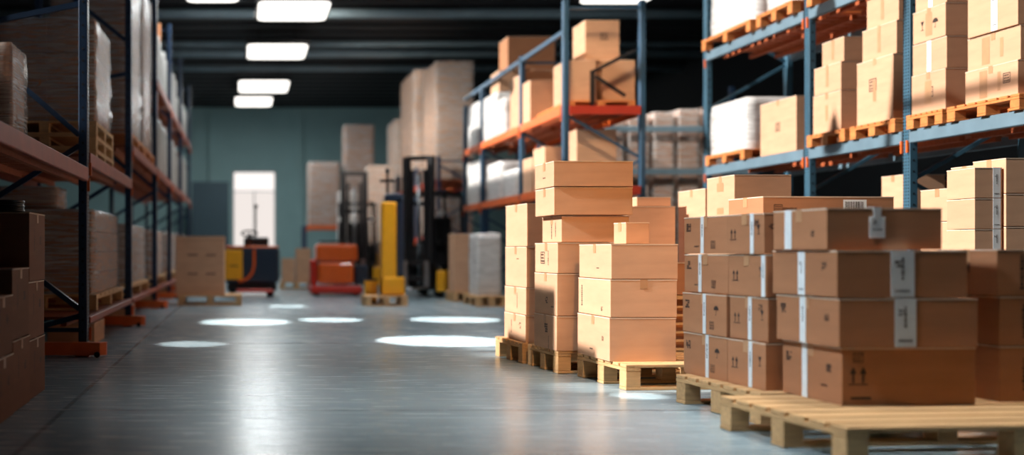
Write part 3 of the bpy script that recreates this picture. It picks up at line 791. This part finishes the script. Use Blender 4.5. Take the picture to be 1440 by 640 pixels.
# ---------------- rack across, behind between the two racks: tall brown columns with pale blue beams
t = tag(empty('pallet_rack', (5.9, 17.6, 0)), 'rack with pale blue beams crossing tall brown columns, between the two nearer racks', 'rack')
for x in (0, 2.2):
    for y in (0, 1.0):
        b = MB('rack_navy'); b.box((x - .04, y, 0.001), (x + .04, y + .07, 3.6), bevel=.004); b.build('upright', t)
for z in (2.15, 2.85):
    for y in (-.02, 1.05):
        b = MB('rack_teal_beam'); b.box((-.1, y, z), (2.6, y + .06, z + .1), bevel=.005); b.build('beam', t)
    b = MB('deck_board'); b.box((.0, .10, z + .02), (2.2, .9, z + .06))
for i in range(5):
    x = 6.02 + i * .42
    wrapped_load(x, 17.78, .002, .36, .7, 3.1 + .05 * i, 'tall wrapped brown column behind pale blue beams, %s from the orange-beamed rack' % ('first', 'second', 'third', 'fourth', 'fifth')[i], 'film_clear', rows=6, cols=1, group='tall columns behind pale blue beams')

# ---------------- far racks on the same side
rack('pallet_rack', 'far rack with red-orange beams carrying the tall brown columns beyond the forklift', (4.15, 0, 0), 0, 1.1,
     [(22.7, 2.9), (25.6, 2.9), (28.6, 2.9), (30.6, 2.9)], [[2.42, 1.2]] * 3, upright='rack_navy', beam='rack_red', slots=False)
GT = 'tall wrapped columns on the far rack'
wrapped_load(4.16, 22.95, 2.43, .85, 1.75, 2.55, 'tall brown wrapped column on the far rack, beside the white loads', 'film_clear', rows=5, core='cardboard', cols=2, group=GT)
wrapped_load(4.16, 25.8, 2.43, .85, 2.3, 2.85, 'tallest brown wrapped column on the far rack', 'film_clear', rows=5, core='cardboard', cols=2, group=GT)
wrapped_load(4.12, 28.75, 2.43, .8, 1.6, 2.0, 'brown wrapped column on the far rack, beyond the tallest', 'film_milky', rows=4, core='cardboard', cols=2, group=GT)
for i, (y, h) in enumerate(((22.95, .8), (24.2, .95), (25.9, .8), (27.2, .9), (28.9, .85))):
    wrapped_load(4.2, y, 1.21, .8, .95, h, 'small wrapped load low on the far rack, %s along it' % ('first', 'second', 'third', 'fourth', 'fifth')[i], 'film_milky' if i % 2 else 'film_clear', rows=3, group='wrapped loads low on the far rack')
t2 = rack('pallet_rack', 'low far rack standing across the end of the aisle under brown bales', (1.85, 31.2, 0), -PI / 2, -1.0,
     [(0, 1.625), (1.12, 1.625), (2.3, 1.625)], [[1.62], [1.62]], upright='rack_navy', beam='rack_orange', slots=False)
wrapped_load(1.95, 31.25, 1.63, .95, .9, 1.85, 'brown wrapped bale on the low far rack, next to the far wall pilaster', 'film_clear', rows=4, cols=2)
wrapped_load(3.0, 31.25, 1.63, .9, .9, 2.95, 'taller brown wrapped bale on the low far rack', 'film_clear', rows=5, cols=2)
pallet(3.15, 27.2, .75, .9, 'pallet on the floor beyond the forklift, under the pale column')
wrapped_load(3.2, 27.25, .166, .65, .8, 2.9, 'pale wrapped column standing on the floor beyond the forklift', 'film_milky', rows=5, cols=2, core='cardboard')
pallet(2.62, 29.0, .6, .9, 'pallet on the floor beside the low far rack')
wrapped_load(2.66, 29.05, .166, .5, .8, 2.35, 'narrow white wrapped column before the low far rack', 'film_white', rows=5, cols=2, core='cardboard')
# low goods left of the low far rack
pallet(.90, 24.6, .75, .8, 'pallet at the far end of the aisle between the two small vehicles')
carton(.93, 24.65, .166, .30, .4, .55, 'shorter tan carton at the far end of the aisle', 0); carton(1.26, 24.65, .166, .34, .4, .78, 'taller tan carton at the far end of the aisle', 0)

# ================================================================== LEFT racks
LX = -1.31
rack('pallet_rack', 'dark navy pallet rack running along the shaded side of the aisle', (LX, 0, 0), 0, -1.15,
     [(5.0, 3.2), (9.1, 3.3), (12.7, 4.9), (16.5, 5.1), (19.85, 5.1), (23.4, 5.1), (27.2, 5.1)],
     [[1.60], [.33, 1.74], [.33, 2.17], [.33, 2.17, 3.56], [.33, 2.17, 3.56], [.33, 2.17, 3.56]], upright='rack_navy', beam='rack_rust', slots=True, braces=[(.40, 1.15), (.34, .06), (1.79, 1.17), (1.88, 2.75), (3.0, 2.8), (3.4, 4.2)], pw=.115)
for i, y in enumerate((9.1, 12.7, 16.5, 19.85, 23.4)):
    t = tag(empty('rack_guard', (LX, y, 0)), 'orange floor guard at the foot of the dark rack, %s along the aisle' % ('first', 'second', 'third', 'fourth', 'fifth')[i], 'guard', 'orange guards at the rack feet')
    b = MB('rack_orange'); b.prism([(-.42, -.17), (.12, -.17), (.17, -.13), (.17, -.07), (-.42, -.07)], 'z', .02, .125); b.build('guard_rail', t)
    b = MB('rubber'); b.cyl((.10, -.17, .026), (.10, -.20, .026), .024); b.build('roller', t)
# crossing strut low on the first frame is part of the rack; cartons stacked in front of it
GL = 'dark cartons stacked at the picture edge'
LC = [  # x(aisle face), y, depth, width, z0, z1
 (-1.27, 6.38, .50, .42, .0, .36, 'bottom of the rear column'), (-1.275, 6.38, .50, .42, .361, .71, 'middle of the rear column'), (-1.27, 6.38, .50, .42, .711, 1.13, 'top of the rear column'),
 (-1.26, 5.88, .46, .44, .0, .40, 'bottom of the middle column'), (-1.265, 5.88, .46, .44, .401, .80, 'top of the middle column'),
 (-1.25, 5.40, .44, .46, .0, .34, 'bottom of the front column'), (-1.255, 5.40, .44, .46, .341, .66, 'top of the front column')]
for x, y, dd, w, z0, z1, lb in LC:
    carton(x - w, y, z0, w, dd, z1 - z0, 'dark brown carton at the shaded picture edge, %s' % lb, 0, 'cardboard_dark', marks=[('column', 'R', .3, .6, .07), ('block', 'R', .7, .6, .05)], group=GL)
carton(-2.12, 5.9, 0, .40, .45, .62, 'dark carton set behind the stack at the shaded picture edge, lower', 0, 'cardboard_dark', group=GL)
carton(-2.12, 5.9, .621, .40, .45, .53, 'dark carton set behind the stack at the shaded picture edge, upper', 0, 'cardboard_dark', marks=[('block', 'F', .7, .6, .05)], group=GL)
b = MB('strap_black')
for i in range(5): b.torus((0, 0, .012 + i * .014), .115 - .004 * (i % 2), .008)
tag(b.build('strap_coil', None, (-1.47, 6.62, 1.133)), 'coil of shiny black strapping lying on the dark cartons', 'coil')

# shaded loads low on the dark rack
wl = [(10.0, 2.25, .86, 'first'), (13.1, 2.5, .80, 'second'), (16.9, 2.2, .80, 'third'), (20.2, 2.4, .82, 'fourth'), (23.8, 2.4, .85, 'fifth')]
for i, (y, dd, h, lb) in enumerate(wl):
    pallet(LX - 1.10, y, 1.05, dd, 'pallet on the lowest shelf of the dark rack, %s along the aisle' % lb, .332, 0, .15, 'plain', 'pallets low on the dark rack')
    wrapped_load(LX - 1.08, y + .05, .484, 1.0, dd - .1, h - .06, 'wrapped brown load low on the dark rack, %s along the aisle' % lb, 'film_clear' if i != 1 else 'film_milky', rows=4, cols=2, group='wrapped loads low on the dark rack', wob=.02)
    carton(LX - .55, y + .2, .0, .45, .75, .205, 'low brown carton on the floor under the dark rack, %s along the aisle' % lb, 0, 'cardboard', group='cartons under the dark rack')
wrapped_load(LX - 1.06, 10.15, 1.305, .62, .6, .20, 'small wrapped pack lying on the first load of the dark rack', 'film_milky', rows=1)
# upper loads of the dark rack
for k_ in range(3):
    pallet(LX - 1.08, 10.2, 1.0, 1.35, 'pallet in the empty pile of three on the dark rack, %s' % ('bottom', 'middle', 'top')[k_], 1.742 + k_ * .132, 0, .13, 'plain', 'pallets piled on the dark rack')
wrapped_load(LX - 1.06, 10.25, 2.142, .98, 1.25, 1.0, 'brown wrapped load on the pile of pallets behind the first upright', 'film_clear', rows=3, cols=2, wob=.03)
wrapped_load(LX - .95, 7.97, 1.602, .55, .6, .85, 'dim wrapped load at the picture edge above the strapping coil', 'film_milky', rows=3)
for i, (y, h) in enumerate(((6.85, 1.0), (7.41, 1.32))):      # same bay, beyond the picture edge: added unseen loads that shade the sunlit stack
    wrapped_load(LX - 1.09, y, 1.602, .60, .53, h, 'wrapped load in the first bay of the dark rack, %s from the open end' % ('first', 'second')[i], 'film_milky', rows=3)
for i, (y, dd) in enumerate(((12.95, 1.6), (14.7, 1.55))):
    pallet(LX - 1.08, y, 1.06, dd, 'orange pallet on the dark rack under a tall brown load, %s of two' % ('nearer', 'farther')[i], 2.172, 0, .15, 'orange')
    wrapped_load(LX - 1.05, y + .04, 2.324, 1.0, dd - .08, 2.3, 'tall brown wrapped load on the dark rack, %s of two' % ('nearer', 'farther')[i], 'film_clear', rows=5, cols=2)

# rolls of wrapping film standing on the dark rack
def roll_proto(h, r, core_h):
    prof = [(r * .96, 0), (r, .02)] + [(r * random.uniform(.95, 1.0), h * i / 9) for i in range(1, 9)] + [(r * .98, h - .02), (r * .7, h)]
    b = MB('roll_film'); b.lathe(prof, seg=18); o = b.build('film_roll')
    b = MB('core_tube'); b.cyl((0, 0, h - .002), (0, 0, h + core_h), r * .32, seg=14); b.build('core', o)
    return o
rp = [roll_proto(.80, .14, .04), roll_proto(.92, .15, .05), roll_proto(.70, .13, .03), roll_proto(.95, .13, .52)]
used = set()
def place_roll(i, x, y, z, label, group):
    p = rp[i]
    if i not in used: used.add(i); p.location = (x, y, z); o = p
    else: o = dup(p, (x, y, z), random.uniform(0, 6))
    return tag(o, label, 'roll', group)
rr = random.Random(5)
for lev, zc, lb in ((2.172, 2.17, 'middle'), (3.562, 3.56, 'top')):
    y = 16.85; n_ = 0
    while y < 26.9:
        if min(abs(y - f) for f in (19.85, 23.4)) > .28:
            i = rr.choice((0, 1, 2, 1)) if not (lev > 3 and n_ in (3, 7)) else 3
            place_roll(i, LX - .19 - rr.uniform(0, .05), y, zc + .001, 'grey wrapped roll standing on the %s shelf of the dark rack' % lb if i != 3 else 'grey roll with a long brown core sticking up on the dark rack', 'rolls on the %s shelf of the dark rack' % lb if i != 3 else 'long-cored rolls on the dark rack')
        y += .37; n_ += 1
# orange bins at the back of the dark rack, lower bay
GBN = 'red bins deep in the dark rack'

# big carton on the aisle pallet
pallet(PX(250, 17.35), 17.35, 1.04, .9, 'wooden pallet in the aisle beside the small tow truck')
carton(PX(247, 17.5), 17.5, .166, .80, .75, PZ(332, 17.5) - .166, 'big brown carton with four printed dashes on the aisle pallet', 0, 'cardboard', marks=[('dash', 'F', .35, .68, .16), ('dash', 'F', .72, .68, .16), ('dash', 'F', .35, .36, .16), ('dash', 'F', .72, .36, .16)])

# ================================================================== vehicles
def wheel(b, c, r, w, axis='x', mi=0):
    d = Vector((w / 2, 0, 0)) if axis == 'x' else Vector((0, w / 2, 0))
    c = Vector(c); b.cyl(c - d, c + d, r, r, mi, 24)
# tow truck
TY = 20.6
t = tag(empty('tow_truck', (PX(353, TY), TY, 0)), 'small navy tow truck with a yellow panel before the bright doorway', 'vehicle')
b = MB('navy_paint'); b.box((-.50, .0, .26), (.55, 1.2, .95), bevel=.07, seg=3); b.build('body', t)
b = MB('yellow_paint', 'ink'); b.box((-.50, -.025, .33), (-.16, .02, .91), bevel=.02, seg=2)
mark(b, (Vector((-.50, -.025, .33)), Vector((1, 0, 0)), Vector((0, 0, 1)), Vector((0, -1, 0)), .34), 'line', .17, .27, .09, random.Random(2), .002); b.build('front_panel', t)
b = MB('orange_paint')
pts = [(-.10 + .0 * i, .90 - .35 * i / 5) for i in range(6)]
path = [(.06, .93), (.06, .60), (.03, .48), (-.04, .38), (-.14, .32), (-.24, .30)]
for (a0, z0), (a1, z1) in zip(path, path[1:]): b.bar((a0, -.012, z0), (a1, -.012, z1), .05, .05)
b.build('side_trim', t)
b = MB('orange_paint'); b.box((-.49, .01, .945), (.54, .60, .985), bevel=.012); b.build('top_rim', t)
b = MB('black_paint'); b.box((-.46, .05, .10), (.50, 1.15, .27), bevel=.03); b.build('skirt', t)
b = MB('red_paint'); b.box((-.28, -.22, .09), (.42, .06, .15), bevel=.015); b.build('step_plate', t)
for x, y in ((-.36, .12), (.38, .12), (-.36, 1.0), (.38, 1.0)):
    b = MB('rubber'); wheel(b, (x, y, .12), .118, .12); wo_ = b.build('wheel', t); b = MB('steel'); wheel(b, (x, y, .12), .06, .13); b.build('hub', wo_)
b = MB('black_paint'); b.cyl((.0, .35, .95), (-.03, .22, 1.22), .035); wo_ = b.build('steering_column', t); b = MB('rubber'); b.torus((-.03, .22, 1.23), .15, .018, normal=(0, -.4, 1)); b.build('steering_wheel', wo_)
b = MB('black_paint'); b.box((-.14, .62, .95), (.36, .72, 1.16), bevel=.04, seg=2); b.build('backrest', t)
b = MB('black_paint'); b.cyl((.10, .8, .94), (.10, .8, 1.75), .016); b.cyl((.10, .8, 1.75), (.10, .8, 1.82), .04); b.build('warning_mast', t)

# forklift
def forklift(loc, rz, label):
    t = tag(empty('forklift', loc, rz), label, 'forklift', 'forklifts')
    b = MB('black_paint'); b.box((-.42, .10, .16), (.42, 1.35, .62), bevel=.05, seg=2); b.prism([(.7, .62), (1.35, .62), (1.35, .98), (1.15, 1.08), (.75, 1.02)], 'x', -.42, .42); b.build('body', t)
    b = MB('yellow_paint'); b.box((-.46, 1.1, .18), (.46, 1.48, .86), bevel=.09, seg=3); b.build('counterweight', t)
    for s in (-1, 1):
        b = MB('yellow_paint'); b.box((s * .54 - .09, -.30, .12), (s * .54 + .09, .45, .52), bevel=.03, seg=2); b.build('outrigger', t)
        b = MB('rubber'); wheel(b, (s * .40, -.02, .135), .13, .12); wo_ = b.build('wheel', t); b = MB('steel'); wheel(b, (s * .40, -.02, .135), .06, .13); b.build('hub', wo_)
        b = MB('rubber'); wheel(b, (s * .36, 1.05, .155), .15, .14); wo_ = b.build('wheel', t); b = MB('steel'); wheel(b, (s * .36, 1.05, .155), .07, .15); b.build('hub', wo_)
        b = MB('black_paint'); b.box((s * .25 - .06, -.12, .14), (s * .25 + .06, .04, 2.70), bevel=.01); b.build('mast_rail', t)
        b = MB('black_paint'); b.box((s * .14 - .03, -.10, .2), (s * .14 + .03, .0, 2.45), bevel=.008); b.build('inner_rail', t)
        b = MB('steel'); b.box((s * .22 - .05, -1.05, .17), (s * .22 + .05, -.16, .21), bevel=.008); b.box((s * .22 - .05, -.20, .17), (s * .22 + .05, -.16, .70)); b.build('fork', t)
        for y, top in ((.30, 1.98), (1.22, 1.98)):
            b = MB('black_paint'); b.bar((s * .40, y + (.10 if y < 1 else 0), .6), (s * .38, y, top), .05, .05); b.build('guard_post', t)
    for z in (.9, 1.75, 2.62):
        b = MB('black_paint'); b.box((-.25, -.06, z), (.25, .0, z + .09), bevel=.008); b.build('mast_crossbar', t)
    b = MB('steel'); b.cyl((0, -.03, .25), (0, -.03, 2.35), .035); b.build('lift_ram', t)
    b = MB('black_paint'); b.box((-.34, -.16, .32), (.34, -.13, .42)); b.box((-.34, -.16, .62), (.34, -.13, .72)); b.build('carriage', t)
    b = MB('black_paint'); b.box((-.43, .26, 1.97), (.43, 1.27, 2.01), bevel=.01)
    for i in range(6): b.box((-.36 + i * .14, .28, 2.01), (-.33 + i * .14, 1.25, 2.04))
    b.build('guard_roof', t)
    b = MB('rubber'); b.box((-.24, .58, .98), (.24, 1.02, 1.10), bevel=.04, seg=2); wo_ = b.build('seat', t); b = MB('rubber'); b.box((-.24, .96, 1.05), (.24, 1.08, 1.56), bevel=.04, seg=2); b.build('backrest', wo_)
    b = MB('black_paint'); b.cyl((0, .22, .62), (0, .38, 1.14), .03); wo_ = b.build('steering_column', t); b = MB('rubber'); b.torus((0, .40, 1.16), .16, .016, normal=(0, -.5, 1)); b.build('steering_wheel', wo_)
    for s in (-1, 1):
        b = MB('white_paint'); b.cyl((s * .36, .20, 1.62), (s * .36, .14, 1.62), .06); b.build('headlamp', t)
    return t
fk = forklift((3.42, 20.5, 0), R(-32), 'black forklift with tall mast and yellow outriggers beside the orange-beamed rack')
fk2 = dup(fk, (2.60, 24.6, 0), R(-12)); fk2['label'] = 'dark forklift farther off, behind the yellow column lift'

# yellow column lift on its pallet
pallet(PX(514, 17.1), 17.1, .68, .62, 'small wooden pallet under the yellow column lift')
CX = PX(551, 17.3)
t = tag(empty('column_lift', (CX, 17.3, .167)), 'tall yellow column lift with a dark cross-shaped handle, on a small pallet', 'lift')
b = MB('yellow_paint'); b.box((-.16, 0, 0), (.08, .22, 1.52), bevel=.03, seg=2); b.build('column', t)
b = MB('yellow_paint'); b.box((-.16, -.02, 0), (.21, .30, .30), bevel=.03, seg=2); b.build('foot', t)
b = MB('navy_paint'); b.box((.085, .05, .30), (.20, .28, 1.58), bevel=.02); b.box((-.10, .05, 1.50), (.20, .28, 1.66), bevel=.03); b.build('back_rail', t)
b = MB('black_paint'); b.box((-.075, .10, 1.60), (-.035, .14, 2.02), bevel=.006); b.box((-.18, .10, 1.84), (.07, .14, 1.89), bevel=.006); b.cyl((-.055, .12, 2.0), (-.055, .12, 2.07), .035); b.build('cross_handle', t)
t = tag(empty('bollard', (PX(524, 17.6), 17.85, 0)), 'short yellow bollard beside the yellow column lift', 'bollard')
b = MB('yellow_paint'); b.box((-.10, -.08, .03), (.10, .08, .42), bevel=.02, seg=2); b.build('post', t)
b = MB('black_paint'); b.box((-.12, -.10, .001), (.12, .10, .03), bevel=.005); b.build('base_plate', t)
b = MB('black_paint'); b.box((-.102, -.082, .395), (.102, .082, .425)); b.build('cap', t)

# orange sweeper
SY = 20.9
t = tag(empty('floor_sweeper', (PX(475, SY), SY, 0)), 'orange floor machine with a red skirt beside the farther forklift', 'machine')
b = MB('orange_paint'); b.box((-.38, 0, .24), (.32, .75, .66), bevel=.05, seg=2); b.build('lower_body', t)
b = MB('orange_paint'); b.box((-.42, .02, .67), (.40, .70, 1.02), bevel=.06, seg=2); b.build('tank', t)
b = MB('red_paint'); b.box((-.54, -.06, .05), (.48, .85, .20), bevel=.04, seg=2); b.build('skirt', t)
b = MB('red_paint'); b.box((-.52, .06, .2), (-.40, .6, .72), bevel=.03); b.build('side_box', t)
b = MB('navy_paint'); b.box((.34, .05, .22), (.62, .7, .60), bevel=.04); b.build('battery_box', t)
b = MB('black_paint'); b.tube([(-.30, .7, .95), (-.30, .95, 1.08), (.28, .95, 1.08), (.28, .7, .95)], .02); b.build('push_handle', t)
for x, y in ((-.40, .05), (.38, .05), (-.40, .72), (.38, .72)):
    b = MB('rubber'); wheel(b, (x, y, .065), .064, .06); b.build('wheel', t)

# ================================================================== lights
w_ = bpy.data.worlds.new('World'); sc.world = w_; w_.use_nodes = True
nt = w_.node_tree; nt.nodes.clear()
wo = N(nt, 'ShaderNodeOutputWorld'); bg = N(nt, 'ShaderNodeBackground')
bg.inputs['Color'].default_value = lin((176, 204, 226)); bg.inputs['Strength'].default_value = 0.13
nt.links.new(bg.outputs[0], wo.inputs['Surface'])

def light(name, kind, loc, energy, color=(1, 1, 1), **kw):
    l = bpy.data.lights.new(name, kind); l.energy = energy; l.color = color
    for k_, v in kw.items(): setattr(l, k_, v)
    o = bpy.data.objects.new(name, l); COL.objects.link(o); o.location = loc
    return o
sun_dir = Vector((.87, .08, -.49)).normalized()
s = light('sun', 'SUN', (-8, 0, 12), 8.5, (1.0, .94, .88), angle=R(0.8))
s.rotation_euler = sun_dir.to_track_quat('-Z', 'Y').to_euler()

# unseen lamps added to throw the bright pools on the floor
def added_pool_lamp(px, py, wpx, label, energy):
    Y = F * EYE / (py - VY); X = PX(px, Y); rad = wpx * Y / F / 2
    t = tag(empty('pendant_lamp', (X, Y, 5.6)), label, 'lamp', 'high-bay lamps above the aisle')
    b = MB('black_paint'); b.lathe([(.05, .30), (.07, .22), (.17, .06), (.19, 0.0)][::-1]); b.cyl((0, 0, .30), (0, 0, .41), .012); b.build('reflector', t)
    b = MB('lamp_glow'); b.cyl((0, 0, -.006), (0, 0, -.001), .16); b.build('lens', t)
    l = light('high_bay_beam', 'SPOT', (X, Y, 5.55), energy, (1.0, .96, .90), spot_size=2 * math.atan(rad / 5.55), spot_blend=.12, shadow_soft_size=.05)
SPOTS = ('beside the aisle pallet', 'in the aisle before the orange floor machine', 'before the yellow column lift', 'beside the end of the sunlit stack', 'along the dark rack', 'before the small tow truck', 'at the foot of the sunlit stack')
for i, (px, py, wpx, e) in enumerate(((345, 453, 130, 6500), (465, 450, 92, 6500), (638, 449.5, 128, 6500), (622, 479.5, 188, 6500), (270, 484, 98, 2600), (405, 431, 56, 5000), (900, 557, 74, 3500))):
    added_pool_lamp(px, py, wpx, 'high-bay lamp throwing the pool of light %s' % SPOTS[i], e)
# unseen fill lights added to brighten stacks, floor and racks
def added_flood(x, y, z, aim, cone, energy, label, color=(1.0, .95, .88)):
    t = tag(empty('hanging_floodlight', (x, y, z)), label, 'lamp', 'floodlights above the aisle')
    d = (Vector(aim) - Vector((x, y, z))).normalized()
    q = d.to_track_quat('-Z', 'Y').to_matrix()
    b = MB('black_paint'); b.box((-.17, -.17, .0), (.17, .17, .12), bevel=.02, rot=q, pivot=(0, 0, 0)); b.cyl((0, 0, .06), (0, 0, 5.995 - z), .015); b.build('housing', t)
    b = MB('lamp_glow'); b.box((-.14, -.14, -.006), (.14, .14, -.001), rot=q, pivot=(0, 0, 0)); b.build('lens', t)
    l = light('flood_beam', 'SPOT', (x + d.x * .03, y + d.y * .03, z + d.z * .03), energy, color, spot_size=R(cone), spot_blend=1.0, shadow_soft_size=.25)
    l.rotation_euler = d.to_track_quat('-Z', 'Y').to_euler()
added_flood(3.5, 5.0, 5.6, (3.1, 5.5, 0), 62, 750, 'floodlight above the shaded stacks of taped cartons')
added_flood(-2.0, 4.3, 5.6, (2.9, 5.25, .6), 32, 1750, 'floodlight above the aisle mouth turned to the shaded stacks', (.84, .93, 1.0))
added_flood(1.6, 6.4, 5.6, (1.5, 6.4, 0), 54, 740, 'floodlight above the floor before the sunlit stack', (.93, .98, 1.0))
added_flood(2.0, 2.6, 5.6, (2.7, 7.4, 1.2), 30, 950, 'amber floodlight turned to the sunlit stack', (1.0, .52, .18))
added_flood(3.3, 10.6, 5.6, (2.8, 10.6, 0), 72, 950, 'floodlight above the middle of the aisle', (.97, .98, 1.0))
added_flood(2.8, 16.0, 5.6, (2.5, 16.5, 0), 95, 900, 'floodlight above the aisle in front of the orange-beamed rack', (.97, .98, 1.0))
added_flood(-.6, 20.0, 5.75, (4.3, 25.5, 3.6), 52, 3200, 'floodlight turned to the tall brown columns', (1.0, .88, .76))
added_flood(5.7, 13.3, 5.75, (7.0, 17.8, 2.4), 50, 900, 'floodlight turned to the columns behind pale blue beams', (1.0, .90, .80))
added_flood(3.2, 11.6, 5.75, (4.9, 14.6, 2.9), 44, 620, 'amber floodlight turned to the end of the orange-beamed rack', (1.0, .74, .48))
# ceiling panels: soft light under each glowing diffuser
for o in [o for o in COL.objects if o.name.startswith('ceiling_light')]:
    l = light('panel_light', 'AREA', (o.location.x, o.location.y, o.location.z - .06), 100 if o.location.y > 27 else 30, (.94, .99, 1.0), shape='SQUARE', size=1.3)
    light('panel_glow', 'POINT', (o.location.x, o.location.y, o.location.z - .25), 40, (.94, .99, 1.0), shadow_soft_size=.2)

# ================================================================== camera
cam = bpy.data.cameras.new('camera'); co = bpy.data.objects.new('camera', cam); COL.objects.link(co)
co.location = (0, 0, EYE); co.rotation_euler = (PI / 2, 0, 0)
cam.sensor_width = 36; cam.lens = F / 1440 * 36
cam.shift_x = (720 - VX) / 1440; cam.shift_y = (VY - 320) / 1440
cam.clip_end = 200
cam.dof.use_dof = True; cam.dof.focus_distance = 7.4; cam.dof.aperture_fstop = (cam.lens / 1000) / 0.055
cam.dof.aperture_blades = 0
sc.camera = co

vs = sc.view_settings
sc.display_settings.display_device = 'sRGB'
vs.view_transform = 'Standard'; vs.look = 'None'; vs.gamma = 1.0; vs.use_curve_mapping = False; vs.exposure = 0.0
sc.cycles.use_denoising = True
sc.cycles.max_bounces = 8; sc.cycles.transparent_max_bounces = 24
sc.cycles.sample_clamp_indirect = 6.0
